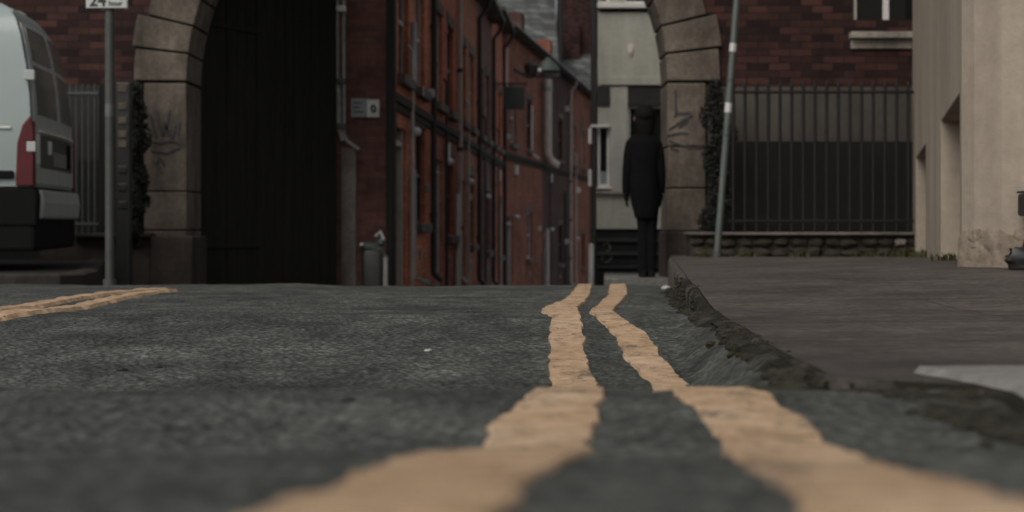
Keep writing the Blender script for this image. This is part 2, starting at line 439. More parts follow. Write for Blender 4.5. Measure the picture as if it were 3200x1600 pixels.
# paving under the arch at the right, one step above the road
def pass_z(d): return CZ-(.39+.031*(d-9))
m = MB(); rings = []
for i in range(30):
    d = 12.9+i*.48; x0 = PX(1888, d)+(.12 if i == 0 else 0); zt = pass_z(d)
    rings.append([(x0, d, zt-.5), (x0, d, zt-.012), (x0+.02, d, zt), (x0+.16, d, zt+.001), (x0+.165, d, zt-.004), (4.8, d, zt-.004), (4.8, d, zt-.5)])
m.loft(rings, True, False); struct('path', m, M_stone('worn_flags', (.085, .082, .074), (.20, .195, .18), streak=False))

# ------------------------------------------------------------------ yellow lines
LL = [(.35, -.145, -.045), (.62, -.108, 0), (.75, -.096, .009), (.88, -.088, .020), (1.0, -.083, .042), (1.06, -.075, .056), (1.2, -.050, .064), (1.33, -.029, .071), (1.42, -.024, .083), (1.5, -.022, .0888), (1.65, -.006, .102), (1.8, .021, .114),
      (1.9, .027, .123), (2.2, .045, .140), (2.6, .063, .162), (3.0, .081, .1816), (3.4, .087, .1775), (3.7, .093, .188), (4.15, .1186, .2055), (4.3, .100, .207), (4.6, .098, .215), (5.1, .118, .23), (5.6, .195, .295), (6.3, .26, .347), (9, .42, .508), (12.5, .66, .75)]
RL = [(.35, .10, .19), (.62, .130, .227), (.75, .14, .24), (.88, .15, .237), (1.02, .158, .252), (1.33, .1975, .302), (1.5, .21, .32), (1.8, .211, .324), (1.9, .213, .314), (2.4, .25, .338), (3.0, .29, .368), (3.4, .268, .358),
      (3.7, .271, .364), (4.15, .2456, .3156), (4.3, .231, .315), (4.7, .262, .335), (5.1, .300, .375), (6.3, .427, .515), (9, .62, .72), (12.5, .88, .98)]
def smooth(tab, d, c):
    e = .04*max(.5, d*.15); T = [(a[0], a[c]) for a in tab]
    return (interp(T, d-e)+2*interp(T, d)+interp(T, d+e))/4
def line_mesh(tab, d0, d1, seed):
    m = MB(); rows = []; d = d0
    while d < d1: rows.append(d); d += max(.007, d*.006)
    K = 12; vs = []; fs = []
    for d in rows:
        def rag(o): return (.0055*noise.noise(Vector((d*26, seed+o, 0)))+.0075*noise.noise(Vector((d*7.5, seed+o, 5)))+.003*noise.noise(Vector((d*45, seed+o, 9)))+.0035*noise.cell(Vector((math.log(d)*26, seed+o, 2))))
        L = smooth(tab, d, 1)+rag(0); Rr = smooth(tab, d, 2)+rag(40); up = .0035+.0007*d
        for k in range(K+1):
            t = k/K; x = L+(Rr-L)*t
            edge = 0 if k in (0, K) else 1
            if k == 1: x = L+.004
            if k == K-1: x = Rr-.004
            vs.append((x, d, rz(x, d)+(up if edge else -.004)))
    n = K+1
    for j in range(len(rows)-1):
        for k in range(K): fs.append((j*n+k, j*n+k+1, (j+1)*n+k+1, (j+1)*n+k))
    m.add(vs, fs, True); return m
G = 'painted yellow lines along the road'
tag(line_mesh(LL, .35, 12.4, 1).obj('yellow_line', 'paint', angle=60), 'worn yellow line running up the middle of the picture, farther from the kerb', 'road marking', G)
tag(line_mesh(RL, .35, 12.4, 50).obj('yellow_line', 'paint', angle=60), 'worn yellow line beside the mossy right kerb', 'road marking', G)
def ray_ground(px, py):
    d = 1.5
    while d < 12:
        if rz(PX(px, d), d) >= PZ(py, d): break
        d += .01
    return Vector((PX(px, d), d))
def side_line(pts, w, seed):
    P = [ray_ground(*p) for p in pts]; out = []
    for i in range(len(P)-1):
        for k in range(24): out.append(P[i].lerp(P[i+1], k/24))
    out.append(P[-1])
    for _ in range(10): out = [out[0]]+[(out[i-1]+out[i]*2+out[i+1])/4 for i in range(1, len(out)-1)]+[out[-1]]
    vs = []; fs = []; K = 6
    for i, p in enumerate(out):
        t = (out[min(i+1, len(out)-1)]-out[max(0, i-1)]).normalized(); n_ = Vector((t.y, -t.x))
        for k in range(K+1):
            q = p+n_*w*(k/K-.5)*(1+.25*noise.noise(Vector((i*.3, seed, k*.2))))
            vs.append((q.x, q.y, rz(q.x, q.y)+(.012 if 0 < k < K else -.004)))
    for i in range(len(out)-1):
        for k in range(K): fs.append((i*(K+1)+k, i*(K+1)+k+1, (i+1)*(K+1)+k+1, (i+1)*(K+1)+k))
    return MB().add(vs, fs, True)
tag(side_line([(-420, 1035), (-150, 1000), (0, 972), (110, 958), (260, 932), (380, 916), (500, 907)], .10, 3).obj('yellow_line', 'paint'), 'yellow line at far left, the one nearer the van kerb', 'road marking', G)
tag(side_line([(-420, 1060), (-120, 1014), (20, 990), (150, 975), (300, 950), (400, 930), (530, 911)], .10, 8).obj('yellow_line', 'paint'), 'yellow line at far left, the one nearer the open road', 'road marking', G)

# pebbles, bits and pits on the road
def pebble(px, py, r, m, lab):
    p = ray_ground(px, py) if py > 900 else None
    z = rz(p.x, p.y); b = MB().ell((0, 0, 0), (r, r*.85, r*.5), 10, 7, .5, px*.01)
    o = b.obj('pebble', m); o.location = (p.x, p.y, z+r*.15); tag(o, lab, 'stone', 'small stones lying on the road'); return o
for px, py, r, m, lab in [(1068, 1428, .006, 'pebble', 'dark pebble left of where the nearest paint widens'), (205, 1476, .006, 'pebble', 'dark blurred pebble at lower left of the road'),
        (520, 1482, .006, 'pebble', 'dark blurred pebble at the bottom left, right of its twin'), (645, 1374, .006, 'pebble', 'dark pebble alone in the left middle of the road'),
        (1575, 1288, .008, 'pebble', 'dark pebble touching the left edge of the wide yellow paint'), (1085, 1255, .009, 'pebble', 'dark flat pebble in the middle of the grey road'),
        (490, 1150, .013, 'pebble', 'dark pebble beside a pale scuff on the left road'), (380, 1160, .013, 'pebble', 'dark pebble farthest left on the road'),
        (1338, 1097, .009, 'pebblepale', 'tiny white chip lying on the grey road'), (2360, 1528, .006, 'pebble', 'dark blurred pebble in front of the right yellow line'),
        (2082, 905, .03, 'pebblepale', 'pale lump standing for a glint in the gutter by the kerb bend')]:  # last entry: pale lump stands for a glint
    pebble(px, py, r, m, lab)

# moss and dirt in the gutter (nobody could count it)
m = MB()
for i in range(900):
    d = .9+random.random()**1.4*8.5; E = interp(EDGE, d)
    if noise.noise(Vector((d*2.3, 2, 0))) < -.15 and d > 2.2: continue
    x = E-abs(random.gauss(0, .022))+.012; r = random.uniform(.004, .013)*(1 if d > 2.5 else 1.2)
    m.ell((x, d, rz(min(x, E-.01), d)+r*.25), (r*1.2, r*1.5, r*.8), 7, 5, .6, i)
for i in range(420):
    d = .9+random.random()*1.25; E = interp(EDGE, d); x = E-abs(random.gauss(0, .05)); r = random.uniform(.004, .011)
    m.ell((x, d, rz(min(x, E-.01), d)+r*.1), (r*1.4, r*1.6, r*.7), 7, 5, .6, i+2000)
for i in range(240):
    d = 1.9+random.random()*4.8; E = interp(EDGE, d)
    if noise.noise(Vector((d*1.9, 6, 0))) < -.05: continue
    z0 = rz(E-.01, d); z1 = CZ-pav_h(E+.06, d); u = random.random()**.6; r = random.uniform(.003, .009)
    m.ell((E-.002+random.random()*.05*(u > .8), d, z0+(z1-z0)*u), (r*.9, r*1.5, r*.8), 7, 5, .6, i+5000)
o = m.obj('moss', 'moss'); o['kind'] = 'stuff'
m = MB(); rings = []
d = .6
while d < 8.5:
    E = interp(EDGE, d); w = .024+.026*noise.noise(Vector((d*3, 0, 0)))+.014*noise.noise(Vector((d*14, 0, 3)))+.05*max(0, min(1, (2.1-d)/.25))
    rings.append([(E-w-.03, d, rz(E-w-.03, d)-.003), (E-w, d, rz(E-w, d)+.005), (E-.02, d, rz(E-.02, d)+.010), (E+.004, d, rz(E-.02, d)+.014)]); d += max(.02, d*.012)
n = 4; vs = [v for r in rings for v in r]
fs = [(i*n+k, i*n+k+1, (i+1)*n+k+1, (i+1)*n+k) for i in range(len(rings)-1) for k in range(n-1)]
m.add(vs, fs, True); o = m.obj('gutter_dirt', 'dirt'); o['kind'] = 'stuff'

# ------------------------------------------------------------------ archway building (front face at d = 15)
D = 15.0; k15 = F/D
AX = PX(1335, D); AZ = PZ(255, D); AR = 750/k15
bld = thing('archway_building', 'dark red brick building pierced by a wide stone arch over the street', 'building', (AX, D, -.3))
WX0, WX1 = 3.61, 4.52; WZ0, WZ1 = 2.44, 4.0
ring = [(AX+(AR+.30)*math.cos(a), AZ+(AR+.30)*math.sin(a)) for a in [math.pi*i/40 for i in range(41)]]
poly = [(WX0, -1.0), (AX+AR+.30, -1.0)]+ring+[(AX-AR-.30, -1.0), (-9.5, -1.0), (-9.5, 8.2), (WX0, 8.2)]
m = MB().prism(poly, D+.04, D+.62)
m.box(WX0, WX1, D+.04, D+.62, -1, WZ0); m.box(WX0, WX1, D+.04, D+.62, WZ1, 8.2); m.box(WX1, 9.5, D+.04, D+.62, -1, 8.2)
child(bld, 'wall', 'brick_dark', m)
# voussoirs and pier blocks
NV = 27
for i in range(NV):
    a0 = math.pi*i/NV+.0038; a1 = math.pi*(i+1)/NV-.0038
    ro = AR+(.60 if i % 2 else .50)+.02*noise.noise(Vector((i, 0, 0)))
    if i in (0, NV-1): ro = AR+.56
    prof = []
    for j in range(4): a = a0+(a1-a0)*j/3; prof.append((AX+(AR+.002)*math.cos(a), AZ+(AR+.002)*math.sin(a)))
    for j in range(4): a = a1-(a1-a0)*j/3; prof.append((AX+ro*math.cos(a), AZ+ro*math.sin(a)))
    child(bld, 'arch_stone', 'stone', MB().prism(prof, D-.012+.006*math.sin(i*5), D+.70), .012)
def pblocks(xi, xo, zs, mat='stone'):
    for a, b in zip(zs[:-1], zs[1:]):
        child(bld, 'pier_block', mat, MB().box(min(xi, xo), max(xi, xo), D-.01, D+.70, min(a, b)+.006, max(a, b)-.006), .012)
Z = lambda y: PZ(y, D)
pblocks(PX(583, D), PX(450, D), [Z(258), Z(598), Z(720), -1.0])
pblocks(PX(2086, D), PX(2205, D), [Z(258), Z(458), Z(588), Z(722), -1.0])
# plinths
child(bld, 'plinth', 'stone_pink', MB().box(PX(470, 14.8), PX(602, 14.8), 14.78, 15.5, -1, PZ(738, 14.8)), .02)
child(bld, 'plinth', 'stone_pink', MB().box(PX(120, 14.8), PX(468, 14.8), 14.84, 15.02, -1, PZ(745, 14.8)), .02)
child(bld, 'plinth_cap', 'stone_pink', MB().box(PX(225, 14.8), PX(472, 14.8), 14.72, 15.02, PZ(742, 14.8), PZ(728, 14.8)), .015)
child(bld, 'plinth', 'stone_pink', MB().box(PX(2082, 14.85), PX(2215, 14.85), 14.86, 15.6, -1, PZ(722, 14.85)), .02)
# rendered band and dark base behind the railings
child(bld, 'render_band', 'band', MB().box(PX(2212, D), 6.0, D-.0, D+.03, Z(442), Z(272)))
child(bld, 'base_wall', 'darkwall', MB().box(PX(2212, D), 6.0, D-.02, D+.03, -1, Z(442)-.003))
child(bld, 'render_band', 'band_dark', MB().box(-6.5, PX(312, D), D, D+.03, Z(500), Z(268)))
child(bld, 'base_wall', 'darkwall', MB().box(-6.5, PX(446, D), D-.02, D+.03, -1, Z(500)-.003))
child(bld, 'base_wall', 'darkwall', MB().box(PX(316, D), PX(446, D), D-.015, D+.03, Z(500), Z(262)))  # dark panel for the recess between railing and pier
# sash window upper right
w = child(bld, 'window', 'white', MB().box(WX0+.003, WX0+.05, D+.10, D+.16, WZ0, WZ1).box(WX1-.05, WX1-.003, D+.10, D+.16, WZ0, WZ1).box(PX(2768, D), PX(2780, D)+.02, D+.10, D+.15, WZ0, WZ1), .004)
sub(w, bld, 'pane', 'glass', MB().box(WX0+.01, WX1-.01, D+.13, D+.14, WZ0, WZ1))
sub(w, bld, 'bottom_rail', 'white', MB().box(WX0+.003, WX1-.003, D+.08, D+.17, Z(100), Z(60)), .006)
sub(w, bld, 'sill', 'stone_pale', MB().box(WX0-.05, WX1+.05, D-.08, D+.2, Z(122), Z(101)).box(WX0-.03, WX1+.03, D-.0, D+.1, Z(152), Z(122)-.004), .012)
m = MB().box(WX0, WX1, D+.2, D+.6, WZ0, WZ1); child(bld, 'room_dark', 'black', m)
# graffiti strokes on the piers
def strokes(lines, y, w, seed):
    m = MB()
    for L in lines:
        pts = [(PX(a, y), y, PZ(b, y)) for a, b in L]; q = []
        for i in range(len(pts)-1):
            for t in range(5): q.append(Vector(pts[i]).lerp(Vector(pts[i+1]), t/5))
        q.append(Vector(pts[-1])); rings = []
        for i, p in enumerate(q):
            t = (q[min(i+1, len(q)-1)]-q[max(0, i-1)]).normalized(); n_ = Vector((-t.z, 0, t.x))*w*(.8+.4*noise.noise(Vector((i*.5, seed, 0))))
            rings.append([p+n_-Vector((0, .003, 0)), p+n_+Vector((0, .004, 0)), p-n_+Vector((0, .004, 0)), p-n_-Vector((0, .003, 0))])
        m.loft(rings, True, False)
    return m
child(bld, 'graffiti', 'spray', strokes([[(470, 360), (478, 400), (490, 430)], [(488, 345), (500, 395), (510, 425), (515, 380), (525, 420)], [(530, 345), (520, 400), (540, 430), (548, 390)], [(460, 440), (500, 448), (540, 440), (575, 455)], [(470, 470), (520, 480), (560, 462)], [(475, 500), (485, 515), (500, 495), (515, 520)], [(560, 380), (555, 420), (570, 445)]], D-.017, .013, 1), label='dark scrawled graffiti on the left arch pier')
child(bld, 'graffiti', 'spray', strokes([[(2110, 280), (2112, 360), (2105, 365)], [(2112, 355), (2155, 352), (2160, 362), (2120, 385), (2090, 405)], [(2150, 378), (2120, 398)], [(2085, 425), (2125, 415), (2150, 418)], [(2090, 440), (2130, 455), (2160, 462), (2195, 460)], [(2095, 462), (2120, 470)]], D-.017, .012, 2), label='dark looping graffiti on the right arch pier')

# timber gate leaf folded back on the left
g = thing('timber_gate', 'tall black timber gate leaf swung open inside the left of the arch', 'gate', (-3.52, 15.74, -.9), math.atan2(2.28, 1.29))
GL = 2.62
for i in range(15):
    x0 = GL*i/15; child(g, 'plank', 'gate', MB().box(x0+.003, x0+GL/15-.003, -.02+.004*(i % 3), .025, .05, 4.9), .006, shift=False)
for z in (.7, 2.5, 4.4): child(g, 'ledge', 'gate', MB().box(.02, GL-.02, .026, .06, z, z+.18), .008, shift=False)
for z in (.9, 3.4): child(g, 'strap_hinge', 'gate', MB().box(0, 1.1, -.034, -.022, z, z+.06), .006, shift=False)

# ------------------------------------------------------------------ railings and low wall, right
d = 14.4; x0, x1 = PX(2292, d), 4.62
rl = thing('iron_railing', 'black iron railing on the low mossy wall right of the arch', 'railing', (x0, d, PZ(725, d)), 0, 'iron railings beside the arch')
zt, zb = PZ(256, d), PZ(727, d)
n = int((x1-x0)/.118)
for i in range(n+1):
    x = x0+.118*i+.004*noise.noise(Vector((i, 5, 0)))
    child(rl, 'bar', 'iron', MB().tube([(x, d, zb), (x, d, zt-.05)], .017, 8).tube([(x, d, zt-.055), (x, d, zt-.03), (x, d, zt+.012)], [.016, .022, .003], 8))
for z in (PZ(288, d), PZ(690, d)): child(rl, 'rail', 'iron', MB().box(x0-.05, x1+.05, d-.022, d+.022, z-.014, z+.014), .003)
wl = thing('low_wall', 'low mossy rubble wall with a thin pale coping under the right railing', 'wall', (x0, 14.3, -.05))
child(wl, 'coping', 'quoin', MB().box(PX(2150, 14.25), 4.7, 14.16, 14.62, PZ(735, 14.2), PZ(726, 14.2)), .01)
child(wl, 'wall_core', 'mossstone', MB().box(PX(2150, 14.25)+.03, 4.7, 14.24, 14.6, -.3, PZ(735, 14.2)-.003))
rr = random.Random(3); x = PX(2150, 14.25)+.05
while x < 4.6:
    wz = rr.uniform(.10, .24)
    for zz, hh in ((PZ(790, 14.25), .045), (PZ(757, 14.25), .045)):
        pale = rr.random() < .03
        child(wl, 'rubble_stone', 'stone_pale' if pale else 'mossstone', MB().ell((x+wz/2+rr.uniform(-.02, .02), 14.235, zz+rr.uniform(-.01, .012)), (wz*.5, .045, hh*rr.uniform(.8, 1.15)), 12, 8, .45, x*7+zz, 3), label='pale stone' if pale else None)
    x += wz*.96
# left railing
d = 14.5; xa, xb = -6.3, PX(300, d)
rl2 = thing('iron_railing', 'grey iron railing of close bars between the van and the left arch pier', 'railing', (xa, d, PZ(725, d)), 0, 'iron railings beside the arch')
i = 0; x = xa
while x < xb:
    child(rl2, 'bar', 'galvd', MB().tube([(x, d, PZ(728, d)), (x, d, PZ(262, d))], .010, 8)); x += .062; i += 1
for z in (PZ(292, d), PZ(700, d)): child(rl2, 'rail', 'galvd', MB().box(xa-.03, xb+.03, d-.02, d+.02, z-.014, z+.014), .003)
# dark post with pale square plates
d = 14.35
dp = thing('gate_post', 'dark gatepost with a column of small pale square plates behind the left sign pole', 'post', (PX(382, d), d, -.3))
child(dp, 'shaft', 'black', MB().box(PX(362, d), PX(404, d), d, d+.12, -.5, PZ(258, d)), .01)
for y, a in ((277, 1), (332, 1), (376, 1), (419, 1), (450, 1), (530, 0), (585, 0), (640, 0)):
    child(dp, 'plate', 'stone' if a else 'black', MB().box(PX(370, d), PX(396, d), d-.012, d-.001, PZ(y+11, d), PZ(y-11, d)), .006)

# ------------------------------------------------------------------ plants
def leafclump(cx, cy, cz, rx, ry, rz_, n, s0, s1, seed, mb=None):
    r = random.Random(seed); m = mb or MB()
    for i in range(n):
        while True:
            a = Vector((r.uniform(-1, 1), r.uniform(-1, 1), r.uniform(-1, 1)))
            if a.length < 1: break
        if noise.noise(a*2.2+Vector((seed, 0, 0))) < -.22: continue
        c = Vector((cx+a.x*rx, cy+a.y*ry, cz+a.z*rz_)); s = r.uniform(s0, s1)
        u = Vector((r.gauss(0, 1), r.gauss(0, 1), r.gauss(0, 1))).normalized(); w = u.orthogonal().normalized(); nn = u.cross(w)*.25*s
        m.add([c-u*s, c+w*s*.55+nn, c+u*s, c-w*s*.55+nn], [(0, 1, 2), (0, 2, 3)])
    return m
def ivy(name, lab, x, y, z0, z1, w, seed, n):
    t = thing(name, lab, 'plant', (x, y, z0))
    m = MB(); h = z1-z0
    for i in range(7):
        leafclump(x+w*.25*math.sin(i*2.3+seed), y, z0+h*(i+.5)/7, w*(.42+.12*math.sin(i*1.7)), .09, h/9, n//7, .014, .03, seed+i, m)
    child(t, 'foliage', 'leaf', m)
    child(t, 'stem', 'gate', MB().tube([(x, y+.05, z0-.15), (x+.05, y+.06, z0+h*.3), (x-.03, y+.06, z0+h*.65), (x, y+.06, z1-.1)], [.025, .02, .014, .006], 7))
ivy('ivy', 'dark green ivy climbing between the right arch pier and the railing', PX(2252, 14.3), 14.55, PZ(725, 14.3), PZ(255, 14.3), .30, 11, 4200)
ivy('ivy', 'dark leaf clump filling the dark recess beside the graffitied left arch pier', PX(425, 14.6), 14.7, PZ(725, 14.6), PZ(262, 14.6), .20, 23, 3000)  # dark leaves stand in for the flat dark recess by the pier
def weed(lab, x, y, z, h, n, seed, spread=.05):
    r = random.Random(seed); m = MB()
    for i in range(n):
        a = r.uniform(0, 6.28); b = Vector((x+r.gauss(0, spread), y+r.gauss(0, spread*.4), z)); L = h*r.uniform(.5, 1.1); w = r.uniform(.004, .008)
        t = Vector((math.cos(a), math.sin(a), 0)); s_ = Vector((-t.y, t.x, 0))*w; c1 = b+Vector((0, 0, L*.6))+t*L*.15; c2 = b+Vector((0, 0, L*.85))+t*L*.5
        m.add([b-s_, b+s_, c1+s_*.8, c2, c1-s_*.8], [(0, 1, 2, 4), (4, 2, 3)])
    o = m.obj('weed_tuft', 'grass'); tag(o, lab, 'weed', 'weeds along the foot of the walls')
for i, (px, py, d, h, lab) in enumerate([(2842, 780, 13.4, .13, 'green tuft where the railing meets the cream wall'), (2790, 785, 13.9, .11, 'low green weed left of the tuft by the cream wall'),
        (2720, 792, 14.0, .08, 'small weed at the low wall between two pale stones'), (2330, 800, 14.0, .07, 'small weed at the low wall right of the leaning pole'),
        (2200, 790, 13.9, .08, 'olive weed at the low wall left of the leaning pole'), (2880, 800, 11.0, .08, 'dark weed in front of the far wall recess'), (2960, 828, 8.2, .06, 'low weed in front of the near wall recess'), (2500, 800, 14.0, .08, 'brown weed under the middle of the low wall')]):
    x = PX(px, d); weed(lab, x, d, pz(x, d)-.005, h, 60, i, .05)
# ------------------------------------------------------------------ poles
d = 10.6; X = PX(343, d)
sp = thing('sign_pole', 'straight grey pole carrying a white 24 hour parking sign at the left', 'sign pole', (X, d, rz(X, d)))
child(sp, 'pole', 'galvd', MB().tube([(X, d, rz(X, d)-.05), (X, d, 2.75)], .034, 16))
child(sp, 'base_collar', 'galvd', MB().tube([(X, d, rz(X, d)-.02), (X, d, rz(X, d)+.05)], .05, 16))
s_ = child(sp, 'sign', 'plate', MB().box(PX(277, d), PX(402, d), d-.055, d-.050, PZ(28, d), PZ(28, d)+.42), .002)
sub(s_, sp, 'sign_border', 'plate', MB().box(PX(275, d), PX(404, d), d-.049, d-.045, PZ(29, d), PZ(28, d)+.425))
child(sp, 'clip', 'galvd', MB().box(X-.05, X+.05, d-.046, d+.04, 2.05, 2.09).box(X-.05, X+.05, d-.046, d+.04, 2.26, 2.30), .004)
child(sp, 'sticker', 'galv', MB().tube([(X, d, PZ(365, d)), (X, d, PZ(325, d))], .0352, 16))
def text(parent, root, body, x, y, z, size, m, bold=.004, name='lettering', rot=0):
    cu = bpy.data.curves.new(name, 'FONT'); cu.body = body; cu.size = size; cu.extrude = .0008; cu.offset = bold*.25
    o = bpy.data.objects.new(name, cu); COL.objects.link(o)
    dg = bpy.context.evaluated_depsgraph_get(); me = bpy.data.meshes.new_from_object(o.evaluated_get(dg)); bpy.data.objects.remove(o)
    me.materials.clear(); me.materials.append(MT[m]); o = bpy.data.objects.new(name, me); COL.objects.link(o); o.parent = parent
    lx, ly, lz = root.location; o.location = (x-lx, y-ly, z-lz); o.rotation_euler = (R(90), 0, rot); return o
text(s_, sp, '24', PX(286, d), d-.0565, PZ(22, d), .125, 'ink', .012)
text(s_, sp, 'hour', PX(346, d), d-.0565, PZ(21, d), .052, 'ink', .006)
text(s_, sp, 'at any', PX(346, d), d-.0565, PZ(21, d)+.055, .045, 'ink', .006)
# right leaning pole
d = 13.6; xb, zb = PX(2240, d), pz(PX(2240, d), d); xt, zt_ = PX(2302, d), PZ(0, d)
sl = (xt-xb)/(zt_-zb)
lp = thing('lamp_post', 'thin grey green post leaning right in front of the right arch pier', 'post', (xb, d, zb))
child(lp, 'pole', 'galv', MB().tube([(xb-sl*.05, d, zb-.05), (xb+sl*3.6, d, zb+3.6)], .033, 16))
def band(y0, y1, r, m):
    za, zc = PZ(y1, d), PZ(y0, d); child(lp, 'band', m, MB().tube([(xb+sl*(za-zb), d, za), (xb+sl*(zc-zb), d, zc)], r, 16))
band(136, 162, .0355, 'steelp'); band(322, 352, .0355, 'steelp'); band(420, 424, .036, 'galvd'); band(250, 254, .036, 'galvd')
child(lp, 'base_collar', 'galvd', MB().tube([(xb, d, zb-.02), (xb+sl*.06, d, zb+.06)], .05, 16))

# ------------------------------------------------------------------ van
VR = math.atan2(.136, .991)
van = thing('parked_van', 'white high roofed panel van parked side on at the left, rear doors toward the arch', 'van', (-3.81, 11.3, -.092), VR)
SP = [(0, .675), (-.012, .9), (-.01, 1.15), (.015, 1.4), (.045, 1.65), (.085, 1.9), (.13, 2.03), (.21, 2.12), (.36, 2.18), (.6, 2.215), (.96, 2.23)]
LEAN = [(0, 0), (1.2, -.012), (1.5, -.035), (1.8, -.085), (1.95, -.125), (2.05, -.165), (2.12, -.22), (2.18, -.31), (2.23, -.45)]
W = 1.92
full = SP+[(W-y, z) for y, z in SP[-2::-1]]
rings = []
for xo, clamp in ((0, 9), (-.6, 9), (-1.5, 9), (-2.6, 9), (-3.5, 2.2), (-3.8, 2.05), (-4.35, 1.35), (-5.0, 1.12), (-5.25, .85)):
    rings.append([(interp(LEAN, z)*(1 if xo > -.7 else 0)+xo, y, min(z, clamp)) for y, z in full])
n = len(full); m = MB()
vs = [v for r in rings for v in r]; fs = [(i*n+k, i*n+k+1, (i+1)*n+k+1, (i+1)*n+k) for i in range(len(rings)-1) for k in range(n-1)]
m.add(vs, fs, True); m.add(rings[-1], [list(range(n))])
def rear(t, z, off=0):
    y0 = interp([(b, a) for a, b in SP], z); bow = .045*(1-(2*t-1)**2)
    return (interp(LEAN, z)+bow+off, y0+(W-2*y0)*t, z)
zs = [.675+(2.225-.675)*i/22 for i in range(23)]
vs = [rear(j/12, z) for z in zs for j in range(13)]
m.add(vs, [(i*13+j, i*13+j+1, (i+1)*13+j+1, (i+1)*13+j) for i in range(22) for j in range(12)], True)
child(van, 'body', 'vanwhite', m, shift=False)
def rpatch(t0, t1, z0, z1, off=.008, nt=8, nz=10):
    q = MB(); N = nt+1; a = []
    for o_ in (0, 1):
        a += [rear(t0+(t1-t0)*j/nt, z0+(z1-z0)*i/nz, off if o_ == 0 else -.004) for i in range(nz+1) for j in range(N)]
    K = N*(nz+1); f = []
    for i in range(nz):
        for j in range(nt):
            f.append((i*N+j, i*N+j+1, (i+1)*N+j+1, (i+1)*N+j)); f.append((K+i*N+j, K+(i+1)*N+j, K+(i+1)*N+j+1, K+i*N+j+1))
    for j in range(nt): f.append((j, K+j, K+j+1, j+1)); b = nz*N; f.append((b+j, b+j+1, K+b+j+1, K+b+j))
    for i in range(nz): f.append((i*N, (i+1)*N, K+(i+1)*N, K+i*N)); b = nt; f.append((i*N+b, K+i*N+b, K+(i+1)*N+b, (i+1)*N+b))
    return q.add(a, f, True)
for t0, t1 in ((.045, .494), (.506, .955)):
    dr = child(van, 'rear_door', 'vangrey', rpatch(t0, t1, .70, 2.13), shift=False)
    sub(dr, van, 'window_pane', 'vanglass', rpatch(t0+.04, t1-.04, 1.26, 1.66, .013), shift=False)
    sub(dr, van, 'window_pane', 'vanglass', rpatch(t0+.04, t1-.04, 1.70, 1.98, .013), shift=False)
child(van, 'roof_lamp', 'vanglass', rpatch(.35, .65, 2.14, 2.19, .02), shift=False)
for s_, (a, b) in ((0, (-.0, .042)), (1, (.958, 1.0))):
    q = rpatch(max(0, a), b, .68, 1.20, .014, 3, 8)
    yo = -.022 if s_ == 0 else W+.022
    yi = .0 if s_ == 0 else W
    q.prism([(-.125, .68), (.014, .68), (.014, 1.14), (-.02, 1.235), (-.075, 1.16), (-.115, 1.02)], min(yo, yi), max(yo, yi))
    child(van, 'tail_light', 'lampred', q, .008, shift=False)
child(van, 'number_plate', 'yellowplate', rpatch(.36, .66, .86, .98, .016), shift=False)
child(van, 'plate_trim_highlight', 'white', rpatch(.10, .88, 1.115, 1.135, .03), shift=False)  # white colour stands for the highlight along the recess trim
child(van, 'plate_trim_highlight', 'white', rpatch(.07, .10, .86, 1.10, .02), shift=False)  # same painted highlight, left edge of the recess
child(van, 'plate_recess', 'galvd', rpatch(.12, .88, .83, 1.10, .0105), shift=False)
child(van, 'door_handle', 'rubber', rpatch(.69, .75, .86, 1.07, .03), shift=False)
child(van, 'door_handle', 'white', rpatch(.25, .28, .95, 1.06, .03), shift=False)
m = MB().prism([(.0, .41), (.05, .42), (.06, .55), (.045, .66), (.0, .65)], .14, W)
child(van, 'bumper', 'vangrey', m, .02, shift=False)
child(van, 'shaded_corner', 'rubber', MB().prism([(-.5, .36), (.03, .36), (.04, .60), (.02, .67), (-.5, .67)], -.004, .135), .02, shift=False)  # black colour stands for the shadow on the lower rear corner
child(van, 'sill', 'rubber', MB().box(-5.0, -.505, -.003, .03, .36, .672), .02, shift=False)  # black strip put in for the shadow along the lower side
child(van, 'underbody', 'rubber', MB().box(-5.1, .02, .01, W-.03, .16, .66), .03, shift=False)
child(van, 'side_moulding', 'rubber', MB().box(-3.6, -.14, -.03, -.004, .735, .80), .01, shift=False)
child(van, 'side_highlight', 'white', MB().box(-3.6, -.16, -.026, -.012, 1.13, 1.15), .006, shift=False)  # pale highlight on the van side, built as a white strip
child(van, 'side_window', 'vanglass', MB().box(-3.55, -2.7, -.0, .05, 1.35, 1.9), .02, shift=False)
child(van, 'hinge', 'vangrey', MB().box(-.06, .02, -.03, .02, 1.52, 1.60).box(-.04, .03, -.03, .02, .95, 1.03), .006, shift=False)
def ringm(cx, cy, cz, ra, rb, w, n=28):
    q = MB(); prof = [(-w, ra), (-w, rb-.03), (-w+.03, rb), (w-.03, rb), (w, rb-.03), (w, ra)]
    rg = [[(cx+r_*math.cos(2*math.pi*k/n), cy+u, cz+r_*math.sin(2*math.pi*k/n)) for u, r_ in prof] for k in range(n)]
    N = len(prof); vs = [v for g_ in rg for v in g_]
    return q.add(vs, [(i*N+j, i*N+(j+1) % N, ((i+1) % n)*N+(j+1) % N, ((i+1) % n)*N+j) for i in range(n) for j in range(N)], True)
for x in (-.95, -4.2):
    for y in (.10, W-.10):
        wh = child(van, 'wheel', 'galvd', ringm(x, y, .33, .02, .21, .07), shift=False)
        sub(wh, van, 'tyre', 'rubber', ringm(x, y, .33, .20, .33, .10), shift=False)

